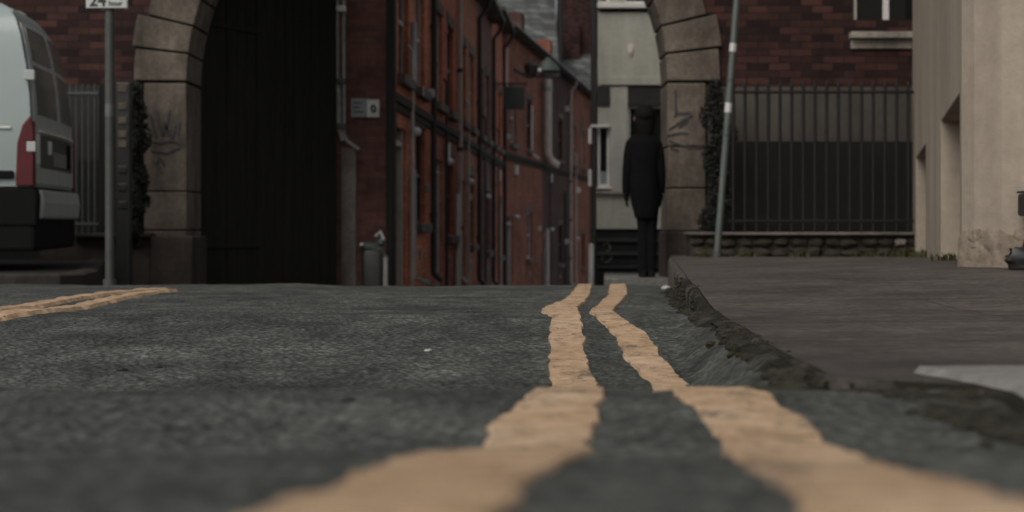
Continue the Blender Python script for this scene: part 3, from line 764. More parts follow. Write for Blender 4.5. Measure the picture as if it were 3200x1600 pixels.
# ------------------------------------------------------------------ person
PD = 14.4; pX = PX(2012, PD); pg = pass_z(PD)
per = None
def person():
    V = []; E = []; RR = []
    def v(x, y, z, r, p=None):
        V.append((x, y, z)); RR.append(r)
        if p is not None: E.append((p, len(V)-1))
        return len(V)-1
    lx = .034
    pel = v(0, 0, .90, .13); sp1 = v(0, 0, 1.08, .12, pel); ch = v(0, .01, 1.27, .135, sp1); nk0 = v(0, 0, 1.40, .075, ch); nk = v(0, .01, 1.49, .052, nk0)
    h0 = v(0, .02, 1.56, .075, nk); h1 = v(0, .015, 1.64, .092, h0); h2 = v(0, .01, 1.70, .070, h1)
    nose = v(0, .105, 1.60, .012, h0)
    for s in (-1, 1):
        sh = v(s*.14, 0, 1.37, .05, ch); el = v(s*.172, -.02, 1.08, .036, sh); wr = v(s*.176, .02, .87, .026, el)
        pm = v(s*.176, .03, .82, .033, wr)
        for i, (dy, L) in enumerate(((-.028, .062), (-.009, .074), (.010, .07), (.028, .055))):
            p_ = v(s*.176, .035+dy, .785, .0095, pm); q_ = v(s*.170, .04+dy, .785-L*.55, .0085, p_); v(s*.160, .045+dy, .785-L, .0075, q_)
        p_ = v(s*.16, .07, .815, .011, pm); v(s*.15, .085, .785, .009, p_)
        hp = v(lx+s*.05-.0, 0, .82, .085, pel); kn = v(lx+s*.036, .01, .47, .052, hp); an = v(lx+s*.040, -.01, .09, .036, kn)
        v(lx+s*.042, .10, .03, .028, an)
    me = bpy.data.meshes.new('person'); me.from_pydata(V, E, []); o = bpy.data.objects.new('person', me); COL.objects.link(o)
    sk = o.modifiers.new('skin', 'SKIN'); sk.use_smooth_shade = True
    for i, d_ in enumerate(me.skin_vertices[0].data): d_.radius = (RR[i], RR[i]); d_.use_root = (i == 0)
    su = o.modifiers.new('sub', 'SUBSURF'); su.levels = 2; su.render_levels = 2
    dg = bpy.context.evaluated_depsgraph_get(); m2 = bpy.data.meshes.new_from_object(o.evaluated_get(dg)); o.modifiers.clear(); o.data = m2
    m2.materials.clear(); m2.materials.append(MT['skin'])
    return o
def ering(cx, cy, z, a, b, n=20, k=2.3, tilt=0):
    out = []
    for i in range(n):
        t = 2*math.pi*i/n; c, s = math.cos(t), math.sin(t)
        out.append((cx+a*math.copysign(abs(c)**(2/k), c), cy+b*math.copysign(abs(s)**(2/k), s), z))
    return out
per = person(); per.location = (pX, PD, pg)
tag(per, 'person all in black coat and trousers standing under the right side of the arch', 'person')
m = MB().loft([ering(.018, .0, .60, .112, .12), ering(.016, 0, .66, .120, .128), ering(.012, 0, .74, .140, .135), ering(.004, 0, .86, .150, .14), ering(0, .0, .98, .148, .135), ering(0, .0, 1.10, .145, .125), ering(0, .01, 1.25, .160, .135), ering(0, .01, 1.33, .172, .128), ering(0, .005, 1.385, .155, .11), ering(0, .005, 1.425, .115, .088), ering(0, .005, 1.45, .072, .072), ering(0, .01, 1.49, .068, .068)])
child(per, 'coat', 'cloth', m)
for s in (-1, 1):
    m = MB().tube([(s*.05, .0, 1.415), (s*.09, .0, 1.39), (s*.13, 0, 1.34), (s*.152, -.006, 1.24), (s*.166, -.018, 1.09), (s*.172, .0, .97), (s*.174, .022, .85)], [.045, .060, .060, .056, .053, .049, .042], 14); child(per, 'sleeve', 'cloth', m)
    q = MB().ell((s*.175, .032, .815), (.026, .045, .05), 10, 8)
    for dy, L in ((-.028, .062), (-.009, .074), (.010, .07), (.028, .055)):
        q.tube([(s*.176, .034+dy, .80), (s*.171, .04+dy, .785-L*.55), (s*.160, .045+dy, .785-L)], [.0125, .0115, .009], 8)
    q.tube([(s*.165, .065, .825), (s*.157, .082, .80), (s*.148, .087, .773)], [.013, .012, .010], 8)
    child(per, 'glove', 'cloth', q)
    lx = .034
    m = MB().loft([ering(lx+s*.038, -.008, .05, .056, .066), ering(lx+s*.036, -.004, .25, .060, .068), ering(lx+s*.036, .006, .47, .060, .070), ering(lx+s*.045, .002, .65, .070, .085), ering(lx*.6+s*.055, 0, .80, .090, .105), ering(s*.055, 0, .90, .10, .12)]); child(per, 'trouser_leg', 'trouser', m)
    m = MB().loft([ering(lx+s*.040, .045, .0, .042, .125), ering(lx+s*.040, .045, .035, .045, .128), ering(lx+s*.040, .02, .075, .045, .09), ering(lx+s*.040, -.01, .11, .045, .055)]); child(per, 'shoe', 'rubber', m)
m = MB().ell((.012, -.012, 1.645), (.112, .112, .105), 18, 12, .06, 3).loft([ering(.01, -.03, 1.44, .075, .05), ering(.01, -.03, 1.50, .092, .062), ering(.012, -.02, 1.56, .104, .080), ering(.012, -.008, 1.64, .112, .10), ering(.012, -.01, 1.70, .085, .08)])
child(per, 'hair', 'hair', m)
for s in (-1, 1): child(per, 'eye', 'glass', MB().ell((s*.032, .094, 1.625), (.012, .008, .008), 8, 6)); child(per, 'ear', 'skin', MB().ell((s*.09, .02, 1.61), (.012, .02, .03), 8, 6))
child(per, 'mouth', 'lampred', MB().ell((0, .092, 1.555), (.022, .008, .006), 8, 6))

# ------------------------------------------------------------------ cream wall, right
s_ = .2536; a_ = .42
cw = thing('cream_building', 'cream rendered building with two low arched-in recesses on the right edge', 'building', (a_+s_*6.7, 6.7, 0), math.atan2(1, s_))
cw['label'] = 'cream rendered building with two low dark recesses at the right edge'
L_ = math.hypot(1, s_)                          # metres along the wall per metre of depth
def wl_(d): return (d-6.7)*L_
q0, q1, q2, q3, qe = wl_(6.86), wl_(8.75), wl_(11.25), wl_(13.75), wl_(15.0)
zl = .92; m = MB()
# local: x along wall (away), +y = left normal (street side); the wall body lies at y < 0
for a, b, z0, z1 in ((.0, q0, -.4, 6), (q1, q2, -.4, 6), (q3, qe, -.4, 6), (q0, q1, zl, 6), (q2, q3, zl, 6)):
    m.box(a, b, -.5, 0, z0, z1)
m.box(q0, q1, -.5, -.36, -.4, zl).box(q2, q3, -.5, -.36, -.4, zl)
# front return of the wall, turning gently toward the right
fr = [(0, 0), (-.10, -.05), (-.22, -.16), (-.30, -.32), (-.36, -.6), (-.75, -3.2), (.3, -3.2), (.3, -.5), (0, -.5)]
m.slab(fr, -.4, 6)
child(cw, 'wall', 'cream', m, .006, shift=False, seg=1)
M_cw = Matrix.Translation(cw.location) @ Matrix.Rotation(cw.rotation_euler[2], 4, 'Z')
def cwl(p): return M_cw.inverted() @ Vector(p)
# rubble showing through at the foot of the corner
rr = random.Random(5); mb = MB()
path = [Vector(p) for p in fr[0:6]]
def along(t):
    acc = 0
    for i in range(len(path)-1):
        l = (path[i+1]-path[i]).length
        if acc+l >= t: 
            k = (t-acc)/l; return path[i].lerp(path[i+1], k), (path[i+1]-path[i]).normalized()
        acc += l
    return path[-1], (path[-1]-path[-2]).normalized()
t = -.06
rows = [(.075, .045), (.13, .04), (.185, .04), (.235, .032)]
for ri, (z, hh) in enumerate(rows):
    t = .02+.03*(ri % 2)
    while t < 1.0:
        w = rr.uniform(.05, .12)
        if ri == 3 and rr.random() < .45: t += w; continue
        p, tg = along(t+w/2); nrm = Vector((tg.y, -tg.x)); nrm = nrm if nrm.y > 0 or nrm.x < 0 else -nrm
        nrm = Vector((tg.y, -tg.x)) if Vector((tg.y, -tg.x)).dot(Vector((-1, .6))) > 0 else Vector((-tg.y, tg.x))
        ang = math.atan2(tg.y, tg.x); e = MB().ell((0, 0, 0), (w*.56, .018+.006*(3-ri)/3, hh*rr.uniform(.85, 1.2)), 12, 8, .6, t*31+ri*7, 3)
        c, s = math.cos(ang), math.sin(ang)
        e.v = [(p.x+x*c-y*s+nrm.x*.0, p.y+x*s+y*c+nrm.y*.0, z+zz+rr.uniform(0, 0)) for x, y, zz in e.v]
        child(cw, 'rubble_stone', 'rubble', e, shift=False); t += w*.92
# mortar bed behind the stones
bed = MB(); rings = []
for i in range(24):
    p, tg = along(i*1.02/23); nrm = Vector((tg.y, -tg.x)) if Vector((tg.y, -tg.x)).dot(Vector((-1, .6))) > 0 else Vector((-tg.y, tg.x))
    top = .22+.05*noise.noise(Vector((i*.6, 0, 0)))
    rings.append([(p.x+nrm.x*o, p.y+nrm.y*o, z) for o, z in ((.026, .0), (.020, top), (.0, top+.03), (-.02, top), (-.02, 0))])
bed.loft(rings, True); child(cw, 'exposed_mortar', 'rubble', bed, shift=False)
# wall box at the picture's right edge
d = 6.34; wb = thing('wall_box', 'black box fixed to the cream wall, cut off by the right edge', 'box', (PX(3178, d), d, PZ(690, d)))
X0 = PX(3178, d)
child(wb, 'case', 'black', MB().box(X0, X0+.30, d-.34, d, PZ(676, d), PZ(606, d)), .012)
child(wb, 'lid', 'black', MB().box(X0-.004, X0+.31, d-.345, d, PZ(606, d)+.002, PZ(600, d)+.004), .004)
child(wb, 'outlet_pipe', 'black', MB().tube([(X0+.09, d-.17, PZ(676, d)), (X0+.09, d-.17, PZ(760, d)), (X0+.08, d-.12, PZ(800, d))], .035, 14))
d = 6.15; bg = thing('rubbish_bag', 'dark slumped rubbish bag at the foot of the cream wall, right edge', 'bag', (PX(3195, d), d, pz(2.2, d)))
child(bg, 'sack', 'black', MB().ell((PX(3205, d), d, pz(2.2, d)+.04), (.085, .08, .06), 16, 12, .45, 4, 4)); child(bg, 'knot', 'black', MB().ell((PX(3208, d), d, pz(2.2, d)+.105), (.018, .018, .025), 8, 6, .5, 3))

# ------------------------------------------------------------------ cream painted building beyond the arch
d = 24.0; cb = thing('painted_house', 'pale painted house front with a large blank panel seen beyond the arch behind the person', 'building', (PX(2000, d), d, -.75))
xl, xr = PX(1862, d), 4.6
def bx(px0, px1, y0, y1, f=0., bk=.3): return (PX(px0, d), PX(px1, d) if px1 < 3000 else xr, d+f, d+bk, PZ(y1, d), PZ(y0, d))
m = MB()
m.box(*bx(1868, 9999, 38, 268)); m.box(*bx(1905, 1962, 268, 600)); m.box(*bx(1868, 1905, 268, 392))
m.box(*bx(2092, 9999, 268, 600)); m.box(*bx(1864, 9999, 600, 716)); m.slab([(xl+.02, d+.28), (xr, d+.28), (xr, d+6), (PX(1868, d+6), d+6)], -2, 7)
m.box(*bx(1868, 1874, -600, 38)); m.box(*bx(1905, 1950, -600, 8, .02)); m.box(*bx(2042, 9999, -600, 38)); m.box(*bx(1868, 2042, -700, -420))
m.box(*bx(1864, 1905, 585, 600))
child(cb, 'wall', 'sage', m, .006, seg=1)
child(cb, 'string_course', 'sage', MB().box(*bx(1872, 9999, 240, 266, -.035, -.002)), .008)
child(cb, 'ledge', 'stone_pale', MB().box(*bx(1862, 9999, 598, 606, -.07, -.002)), .006)
child(cb, 'plaque', 'palepipe', MB().ell((PX(1972, d), d-.0, PZ(158, d)), (.05, .03, .105), 14, 10, .5, 2), label='small pale carved emblem on the blank panel')
child(cb, 'fascia', 'black', MB().box(*bx(1962, 2092, 268, 330, .01, .06)).box(*bx(1868, 1905, 270, 330, -.03, -.002)), .006)
def win(px0, px1, y0, y1, reflection=None, name='window'):
    f = MB(); fw = .045
    x0, x1, z0, z1 = PX(px0, d), PX(px1, d), PZ(y1, d), PZ(y0, d)
    f.box(x0, x0+fw, d+.08, d+.15, z0, z1).box(x1-fw, x1, d+.08, d+.15, z0, z1).box(x0+fw, x1-fw, d+.08, d+.15, z1-fw, z1).box(x0+fw, x1-fw, d+.08, d+.15, z0, z0+fw)
    w = child(cb, name, 'white', f, .004)
    sub(w, cb, 'pane', 'glass', MB().box(x0+.01, x1-.01, d+.11, d+.12, z0+.01, z1-.01))
    if reflection: sub(w, cb, 'reflection', 'glassblue', MB().box(x0+fw, x1-fw, d+.095, d+.105, z0+fw, PZ(reflection, d)))  # bluish reflection in the lower pane, painted as a pale panel
    sub(w, cb, 'sill', 'white', MB().box(x0-.03, x1+.03, d-.06, d+.1, z0-.035, z0-.002), .006)
    return w
win(1868, 1906, 392, 584, 535); win(1962, 2092, 330, 596); win(1874, 1905, -420, 10); win(1950, 2042, -420, 10)
child(cb, 'upper_sill', 'white', MB().box(*bx(1866, 2048, 10, 27, -.09, .1)), .01)
child(cb, 'window_bar', 'white', MB().box(PX(1845, d), PX(1905, d), d-.05, d-.01, PZ(398, d), PZ(390, d)).box(PX(1838, d), PX(1848, d), d-.05, d-.01, PZ(450, d), PZ(400, d)).box(PX(1838, d), PX(1848, d), d-.05, d-.01, PZ(582, d), PZ(530, d)), .003)
child(cb, 'corner_post', 'black', MB().box(*bx(1849, 1862, -700, 905, -.004, .3)))
m = MB().box(*bx(1862, 9999, 716, 905, .04, .3)); child(cb, 'stall_riser', 'darkwall', m)
child(cb, 'riser_board', 'black', MB().box(*bx(1866, 9999, 746, 756, .0, .04)).box(*bx(1866, 9999, 788, 798, .0, .04)).box(*bx(1866, 9999, 832, 838, .0, .04)), .004)
child(cb, 'graffiti', 'galv', strokes([[(1885, 765), (1900, 758), (1908, 775), (1895, 790), (1912, 800), (1905, 815), (1890, 820)], [(1878, 790), (1885, 800), (1880, 812)]], d+.035, .012, 5))
child(cb, 'chimney', 'brick_dark', MB().box(3.0, 3.8, d+2, d+2.6, 7, 8.4), .02)
child(cb, 'roof', 'slate', MB().slab([(xl-.02, d-.15), (xr+.1, d-.15), (xr+.1, d+6.1), (PX(1868, d+6.1), d+6.1)], 7.003, 7.15))

# ------------------------------------------------------------------ terraces
def facade(m, x0, x1, z0, z1, ops, t=.22):
    xs = sorted({x0, x1, *[o[0] for o in ops], *[o[1] for o in ops]})
    for a, b in zip(xs[:-1], xs[1:]):
        cut = sorted([(o[2], o[3]) for o in ops if o[0] <= a+1e-6 and o[1] >= b-1e-6]); z = z0
        for c0, c1 in cut:
            if c0 > z: m.box(a, b, 0, t, z, c0)
            z = c1
        if z < z1: m.box(a, b, 0, t, z, z1)
def house(label, origin, rot, L, zbase, zeave, depth, mat, seed, group, pipe=True, gable=False, rise=2.4, roofm='slate', doorm='black', fl=2.3):
    r = random.Random(seed)
    h = thing('terraced_house', label, 'house', (origin[0], origin[1], zbase), rot, group)
    e = zeave-zbase; F1 = fl-zbase
    g0 = .0
    dx = r.uniform(.35, .6); dw = .95; wx = L*.55; ww = min(1.15, L*.28)
    ops = [(dx, dx+dw, g0, 2.3), (wx, wx+ww, 1.0, 2.45), (L*.14, L*.14+ww*.9, F1, F1+1.55), (wx+.05, wx+.05+ww*.9, F1, F1+1.55)]
    m = MB(); facade(m, 0, L-.004, 0, e, ops); m.box(0, L-.004, .22, depth, 0, e)
    m2 = child(h, 'wall', mat, m, shift=False)
    rf = child(h, 'roof', roofm, MB().add([(-.02, -.25, e-.08), (L, -.25, e-.08), (L, depth/2, e+rise), (-.02, depth/2, e+rise), (-.02, depth+.2, e-.08), (L, depth+.2, e-.08), (-.02, -.25, e-.2), (L, -.25, e-.2), (-.02, depth+.2, e-.2), (L, depth+.2, e-.2)],
            [(0, 1, 2, 3), (3, 2, 5, 4), (0, 3, 4, 8, 6), (1, 7, 9, 5, 2), (0, 6, 7, 1), (4, 5, 9, 8), (6, 8, 9, 7)]), shift=False)
    sub(rf, h, 'chimney', mat, MB().box(L*.4, L*.4+.8, depth/2-.3, depth/2+.3, e+rise-.4, e+rise+1.1), .02, shift=False)
    child(h, 'gutter', 'black', MB().tube([(0, -.30, e-.12), (L, -.30, e-.12)], .055, 8), shift=False)
    dr = child(h, 'door', doorm, MB().box(dx+.01, dx+dw-.01, .13, .19, g0, 2.05), .006, shift=False)
    sub(dr, h, 'frame', 'palepipe', MB().box(dx+.0, dx+.07, .04, .13, g0, 2.3).box(dx+dw-.07, dx+dw, .04, .13, g0, 2.3).box(dx+.07, dx+dw-.07, .04, .13, 2.06, 2.13), .005, shift=False)
    sub(dr, h, 'fanlight', 'glass', MB().box(dx+.07, dx+dw-.07, .14, .16, 2.13, 2.29), shift=False)
    sub(dr, h, 'knob', 'steelp', MB().ell((dx+.16, .11, 1.05), (.035, .035, .035), 8, 6), shift=False)
    child(h, 'step', 'quoin', MB().box(dx-.08, dx+dw+.08, -.28, -.002, -.2, .06), .015, shift=False)
    for (a, b, c0, c1) in ops[1:]:
        f = MB().box(a, a+.06, .07, .14, c0, c1).box(b-.06, b, .07, .14, c0, c1).box(a+.06, b-.06, .07, .14, c1-.06, c1).box(a+.06, b-.06, .07, .14, c0, c0+.06).box(a+.06, b-.06, .06, .13, (c0+c1)/2-.025, (c0+c1)/2+.025).box((a+b)/2-.015, (a+b)/2+.015, .08, .12, c0+.06, c1-.06)
        w = child(h, 'window', 'palepipe' if r.random() < .45 else 'black', f, shift=False)
        sub(w, h, 'pane', 'glass', MB().box(a+.02, b-.02, .10, .11, c0+.02, c1-.02), shift=False)
        sub(w, h, 'sill', 'quoin', MB().box(a-.10, b+.10, -.11, .1, c0-.14, c0-.003), .012, shift=False)
        sub(w, h, 'lintel', 'quoin' if r.random() < .6 else 'stone', MB().box(a-.12, b+.12, -.015, .04, c1+.003, c1+.2), .01, shift=False)
    zz = F1-.42
    child(h, 'string_course', 'mossstone', MB().box(0.02, L-.02, -.07, -.002, zz, zz+.12).box(0.02, L-.02, -.04, -.002, zz-.1, zz-.003), .012, shift=False)
    if pipe:
        px_ = L-.22
        p = child(h, 'downpipe', 'palepipe' if seed in (2, 11) else 'black', MB().tube([(px_, -.30, e-.14), (px_, -.26, e-.35), (px_, -.07, e-.6), (px_, -.065, .3), (px_, -.07, .2), (px_, -.2, .08)], .048, 10), shift=False)
        for z in (1.1, 2.6, 4.1): sub(p, h, 'collar', 'black', MB().tube([(px_, -.066, z), (px_, -.066, z+.07)], .06, 10), shift=False)
        px2 = dx+dw+.25
        child(h, 'waste_pipe', 'palepipe' if seed in (1, 3, 12) else 'black', MB().tube([(px2, -.0, F1+.5), (px2, -.06, F1+.42), (px2, -.06, .1)], .028, 8), shift=False)
    child(h, 'air_vent', 'plategrey', MB().box(wx+.4, wx+.62, -.02, -.002, .45, .6), .004, shift=False)
    if r.random() < .7: child(h, 'alarm_box', 'white', MB().box(dx+dw+.35, dx+dw+.6, -.09, -.002, F1-.9, F1-.62), .01, shift=False)
    if r.random() < .8: child(h, 'door_lamp', 'steelp', MB().ell((dx+dw+.28, -.1, 2.3), (.05, .09, .07), 8, 6), shift=False)
    return h
s1 = .06; rot1 = math.atan2(1, s1); n1 = math.hypot(1, s1)
labs = ['orange brick terraced house at the near end of the row beyond the arch', 'red brick terraced house second along the row beyond the arch', 'brown brick terraced house third along the row beyond the arch', 'plum brick terraced house fourth along, before the street bends', 'orange brick terraced house just before the green hanging board']
dd = 18.55; hm = [0, 2, 1, 3, 0]; Gt = 'terraced houses lining the street beyond the arch'
for i in range(5):
    L = 4.4
    x = -2.68+s1*dd
    house(labs[i], (x, dd), rot1, L, CZ-(.401+.052*(dd-9))-.12, 5.6+.25*math.sin(i*2), 6, HB[hm[i]], i+1, Gt, fl=2.3)
    dd += L/n1
# gable end of the first house facing the camera (part of that house)
h1 = [o for o in bpy.data.objects if o.name == 'terraced_house'][0]
def h1part(name, mat, mb, bevel=0):
    Mi = (Matrix.Translation(h1.location) @ Matrix.Rotation(rot1, 4, 'Z')).inverted()
    mb.v = [tuple(Mi @ Vector(v)) for v in mb.v]
    return mb.obj(name, mat, h1, bevel)
gy = 18.5
h1part('gable_wall', 'brick_gable', MB().box(-7.5, PX(1238, gy), gy-.02, gy+.03, -1.3, 7.2))
h1part('quoin', 'quoin', MB().box(PX(1068, gy), PX(1115, gy), gy-.06, gy-.021, -1.2, PZ(462, gy)), .012)
h1part('corner_dark_strip', 'iron', MB().tube([(PX(1222, gy), gy-.08, -1.2), (PX(1222, gy), gy-.08, 6)], .055, 10))  # black upright strip along the dark gap at the gable corner
d = gy-.12
cp = thing('drain_pipe', 'pair of pale grey pipes running down beside the quoin and kicking right', 'pipe', (PX(1062, d), d, 1.0))
child(cp, 'pipe', 'greypipe', MB().tube([(PX(1054, d), d, 3.6), (PX(1054, d), d, PZ(250, d)), (PX(1060, d), d, PZ(290, d)), (PX(1060, d), d, PZ(400, d)), (PX(1072, d), d, PZ(440, d))], .030, 10))
child(cp, 'pipe', 'greypipe', MB().tube([(PX(1075, d), d, 3.6), (PX(1075, d), d, PZ(420, d)), (PX(1084, d), d, PZ(440, d)), (PX(1122, d), d, PZ(468, d))], .024, 10))
for y in (28, 255, 395): child(cp, 'bracket', 'steelp' if y < 100 else 'galvd', MB().box(PX(1044, d), PX(1082, d), d-.045, d+.04, PZ(y+9, d), PZ(y-9, d)), .006)
d = gy-.06
sg = thing('wall_sign', 'small grey and white wall sign on the brick gable beyond the gate', 'sign', (PX(1140, d), d, PZ(340, d)))
bd = child(sg, 'board', 'plategrey', MB().box(PX(1097, d), PX(1152, d), d-.02, d, PZ(367, d), PZ(308, d)), .004)
for y in (322, 336, 350): sub(bd, sg, 'lettering', 'galvd', MB().box(PX(1104, d), PX(1104+18+8*(y % 3), d), d-.023, d-.0205, PZ(y+3, d), PZ(y-3, d)))
wb2 = child(sg, 'white_panel', 'plate', MB().box(PX(1148, d), PX(1186, d), d-.032, d-.0205, PZ(367, d), PZ(312, d)), .004)
q = MB(); o_ = ringm(0, 0, 0, .026, .05, .002, 20); o_.v = [(PX(1168, d)+x*.75, d-.036+y, PZ(340, d)+z) for x, y, z in o_.v]; sub(wb2, sg, 'symbol', 'greenbox', o_)
# small litter bin and pale post in front of the gable
d = 17.6; X = PX(1165, d); z0 = rz(X, d)
lb = thing('litter_bin', 'small black bin with a lumpy grey lid in front of the brick gable', 'bin', (X, d, z0))
child(lb, 'body', 'black', MB().loft([ering(X, d, z0, .13, .12, 20, 5), ering(X, d, z0+.44, .145, .13, 20, 4), ering(X, d, z0+.50, .12, .11, 20, 3)]), .0)
child(lb, 'lid', 'galv', MB().ell((X-.02, d-.01, z0+.52), (.16, .14, .075), 16, 9, .35, 4).ell((X+.10, d-.05, z0+.60), (.055, .07, .075), 12, 8, .3, 9))
child(lb, 'handle', 'steelp', MB().tube([(X+.05, d-.15, z0+.66), (X+.11, d-.17, z0+.72), (X+.15, d-.16, z0+.62)], .018, 8).ell((X-.12, d-.15, z0+.56), (.028, .02, .018), 8, 6))
X = PX(1206, d-.05); o = thing('bollard', 'thin grey bollard right of the small black bin', 'bollard', (X, d-.1, z0), 0, 'pale bollards in the street')
child(o, 'post', 'greypipe', MB().tube([(X, d-.1, z0-.05), (X, d-.1, z0+.40)], .030, 12)); child(o, 'cap', 'galvd', MB().ell((X, d-.1, z0+.41), (.034, .034, .025), 10, 6))
d = 23.0; X = PX(1847, d); z0 = rz(X, d)
o = thing('bollard', 'white bollard left of the dark shop base beyond the arch', 'bollard', (X, d, z0), 0, 'pale bollards in the street')
child(o, 'post', 'white', MB().tube([(X, d, z0-.05), (X, d, PZ(768, d))], .045, 14)); child(o, 'cap', 'palepipe', MB().ell((X, d, PZ(768, d)), (.05, .05, .04), 10, 6))
# second row, where the street bends right
s2 = .16; rot2 = math.atan2(1, s2); n2 = math.hypot(1, s2); dd = 40.3
labs = ['brown brick house with a thick pale flue where the street bends', 'plum brick house in the middle of the far bend', 'red brick house at the far end of the bend beside the painted house']
for i in range(3):
    L = 7.9; x = -.27+s2*(dd-40)
    hh = house(labs[i], (x, dd), rot2, L, CZ-(.401+.052*(dd-9))-.12, 6.0, 3.0, HBF[[0, 1, 0][i]], 10+i, Gt, rise=.8, fl=2.6, pipe=(i != 0))
    if i == 0:
        xx = 8.6-.9; zb_ = hh.location[2]
        child(hh, 'flue', 'palepipe', MB().tube([(xx, -.2, 5.1-zb_), (xx, -.2, 2.6-zb_), (xx+.1, -.3, 2.35-zb_), (xx+.25, -.5, 2.2-zb_)], .15, 12), shift=False)
        child(hh, 'flue_collar', 'greypipe', MB().tube([(xx, -.2, 4.7-zb_), (xx, -.2, 4.85-zb_)], .17, 12), shift=False)
    dd += L/n2
ROWS = [h for h in bpy.data.objects if h.name.startswith('terraced_house')]
def on_row(px):
    if px < 1568: d_ = 2.68*F/(1867-px); return d_, -2.68+s1*d_
    d_ = (.27+.16*40)/(.16-(px-1600)/F); return d_, -.27+s2*(d_-40)
def row_house(d_):
    c = [h for h in ROWS if h.location[1] <= d_+.01]
    return max(c, key=lambda h: h.location[1])
def row_part(name, px, mat, mb, bevel=0):
    d_, x_ = on_row(px); h = row_house(d_); Mi = (Matrix.Translation(h.location) @ Matrix.Rotation(h.rotation_euler[2], 4, 'Z')).inverted()
    mb.v = [tuple(Mi @ Vector(v)) for v in mb.v]; return mb.obj(name, mat, h, bevel)
for px, y0, y1, r, mat, foot in ((1277, 70, 262, .05, 'palepipe', 0), (1277, 530, 868, .045, 'greypipe', 1), (1420, 605, 900, .055, 'white', 0), (1575, 150, 270, .05, 'palepipe', 0), (1655, 330, 480, .035, 'white', 1), (1704, 715, 900, .075, 'palepipe', 0), (1556, 640, 900, .04, 'greypipe', 0), (1765, 600, 900, .06, 'galvd', 0)):
    d_, x_ = on_row(px); p_ = [(x_+.07, d_, PZ(y0, d_)), (x_+.07, d_, PZ(y1, d_))]
    if foot: p_.append((x_+.30, d_-.15, PZ(y1+16, d_)))
    row_part('wall_pipe', px, mat, MB().tube(p_, r, 10))
for px, y, r, mat in ((1765, 340, .13, 'palepipe'), (1765, 755, .13, 'palepipe'), (1800, 595, .14, 'white'), (1460, 615, .08, 'plate'), (1582, 428, .10, 'palepipe'), (1325, 590, .07, 'plategrey'), (1680, 715, .10, 'palepipe'), (1338, 292, .08, 'plate'), (1300, 285, .09, 'palepipe')):
    d_, x_ = on_row(px); row_part('wall_fitting', px, mat, MB().box(x_, x_+r*1.3, d_-r*.6, d_+r*.6, PZ(y, d_)-r*.8, PZ(y, d_)+r*.8), .015)
# green hanging board and bracket lamp
d = 38.0; hb = thing('hanging_board', 'dark green board hung out from the terrace', 'board', (PX(1555, d), d, PZ(300, d)))
child(hb, 'board', 'greenbox', MB().box(PX(1572, d), PX(1640, d), d-.03, d+.03, PZ(342, d), PZ(272, d)), .01)
child(hb, 'arm', 'iron', MB().tube([(PX(1535, d), d, PZ(262, d)), (PX(1650, d), d, PZ(262, d))], .022, 8)); child(hb, 'hook', 'galvd', MB().tube([(PX(1580, d), d, PZ(262, d)), (PX(1580, d), d, PZ(273, d))], .01, 6).tube([(PX(1632, d), d, PZ(262, d)), (PX(1632, d), d, PZ(273, d))], .01, 6))
d = 42.0; sl_ = thing('street_lamp', 'old green street lamp on a long bracket above the bending street', 'street lamp', (PX(1600, d), d, PZ(230, d)))
child(sl_, 'arm', 'galvd', MB().tube([(PX(1603, d), d, PZ(215, d)), (PX(1650, d), d, PZ(240, d)), (PX(1745, d), d, PZ(232, d))], .05, 8))
child(sl_, 'hood', 'lampgreen', MB().loft([ering(PX(1712, d), d, PZ(222, d), .36, .30, 16), ering(PX(1712, d), d, PZ(205, d), .30, .26, 16), ering(PX(1712, d), d, PZ(188, d), .12, .12, 16), ering(PX(1712, d), d, PZ(180, d), .04, .04, 16)]))
child(sl_, 'lantern', 'black', MB().loft([ering(PX(1660, d), d, PZ(232, d), .16, .16, 12), ering(PX(1660, d), d, PZ(205, d), .22, .2, 12), ering(PX(1660, d), d, PZ(195, d), .1, .1, 12)]))
child(sl_, 'bulb', 'bulb', MB().ell((PX(1686, d), d-.25, PZ(222, d)), (.06, .06, .06), 10, 8)); child(sl_, 'end_plate', 'galvd', MB().box(PX(1700, d), PX(1748, d), d-.12, d+.12, PZ(240, d), PZ(229, d)), .01)
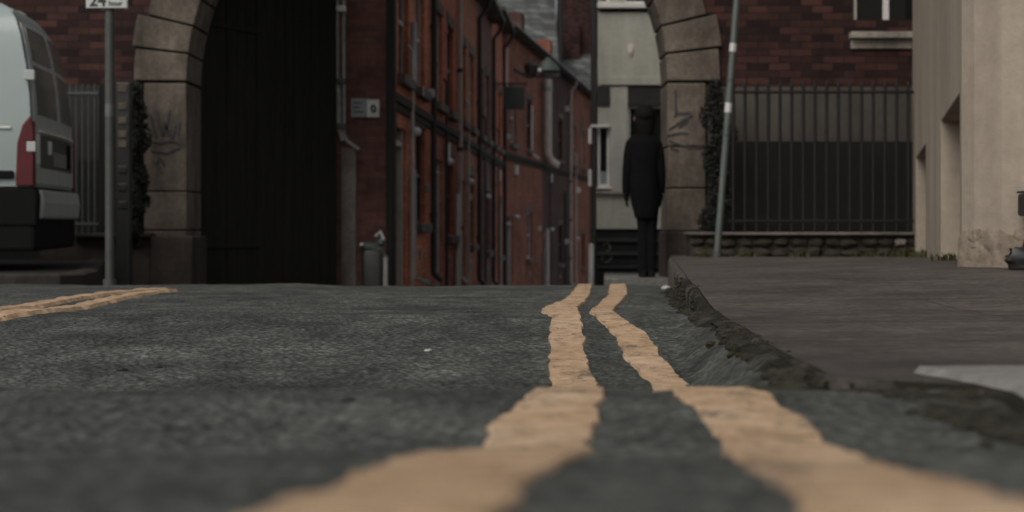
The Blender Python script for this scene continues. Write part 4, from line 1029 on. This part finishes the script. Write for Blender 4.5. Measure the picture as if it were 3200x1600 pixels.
# slate roofed houses far behind
d = 72.0
for lab, p0, p1, ye, ym, wm in (('grey slate roofed house closing the view far down the street', 1540, 1744, 185, -160, 'brick_dark'), ('slate roofed house with brown upper wall far down the street, nearer the painted house', 1744.5, 1900, 305, 150, 'brick_dark')):
    t = thing('slate_house', lab, 'house', (PX(p0, d), d, -4))
    x0, x1 = PX(p0, d), PX(p1, d); ze, zm = PZ(ye, d), PZ(ym, d); run = (zm-ze)*1.1
    child(t, 'wall', 'brick_dark', MB().box(x0+.1, x1-.1, d, d+run+3, -4.5, ze-.1).box(x0+.1, x1-.1, d+run, d+run+3, ze, zm+(6 if ym > 0 else .0)))
    rf = child(t, 'roof', 'slate', MB().add([(x0, d-.3, ze-.2), (x1, d-.3, ze-.2), (x1, d+run, zm), (x0, d+run, zm), (x0, d-.3, ze-.4), (x1, d-.3, ze-.4), (x1, d+run, zm-.25), (x0, d+run, zm-.25)], [(0, 1, 2, 3), (4, 7, 6, 5), (0, 4, 5, 1), (3, 2, 6, 7), (0, 3, 7, 4), (1, 5, 6, 2)]))
    child(t, 'downpipe', 'iron', MB().tube([(x0+.12, d-.4, -4), (x0+.12, d-.4, 14)], .11, 8))  # dark upright strip filling the gap between the two roofs
    sub(rf, t, 'chimney', 'brick_dark', MB().box(x0+.3, x0+1.2, d+run-.4, d+run+.4, zm-.3, zm+1.6), .02)
    child(t, 'window', 'palepipe', MB().box((x0+x1)/2-.5, (x0+x1)/2+.5, d-.05, d-.002, ze-2.4, ze-.9), .01)

# ------------------------------------------------------------------ light, world, camera
el, az = R(58), R(200)
w = bpy.data.worlds.new('World'); S.world = w; w.use_nodes = True; nt = w.node_tree
sky = nt.nodes.new('ShaderNodeTexSky'); sky.sky_type = 'NISHITA'; sky.sun_disc = False; sky.sun_elevation = el
sky.air_density = 1; sky.dust_density = 4; sky.ozone_density = 1
bg_ = nt.nodes['Background']; hs = nt.nodes.new('ShaderNodeHueSaturation'); hs.inputs['Saturation'].default_value = .3      # overcast: greyed sky
nt.links.new(sky.outputs[0], hs.inputs['Color']); nt.links.new(hs.outputs[0], bg_.inputs[0]); bg_.inputs[1].default_value = .14
ld = bpy.data.lights.new('sun', 'SUN'); ld.energy = 1.3; ld.angle = R(40); ld.color = (1, .95, .86)
lo = bpy.data.objects.new('sun', ld); COL.objects.link(lo)
sv = Vector((-.50, -.78, .95)).normalized()         # direction toward the sun
lo.rotation_euler = sv.to_track_quat('Z', 'Y').to_euler(); lo.location = (0, 0, 20)
sky.sun_elevation = math.asin(sv.z); sky.sun_rotation = math.atan2(sv.x, sv.y)
cam = bpy.data.cameras.new('camera'); co = bpy.data.objects.new('camera', cam); COL.objects.link(co)
co.location = (0, 0, CZ); co.rotation_euler = (R(90), 0, 0)
cam.lens = 50; cam.sensor_width = 36; cam.shift_y = -106/3200; cam.clip_start = .03; cam.clip_end = 2000
cam.dof.use_dof = True; cam.dof.focus_distance = 4.2; cam.dof.aperture_fstop = 4.1
S.camera = co
S.view_settings.view_transform = 'Standard'; S.view_settings.look = 'None'; S.view_settings.gamma = 1; S.view_settings.exposure = -.38
S.cycles.max_bounces = 5
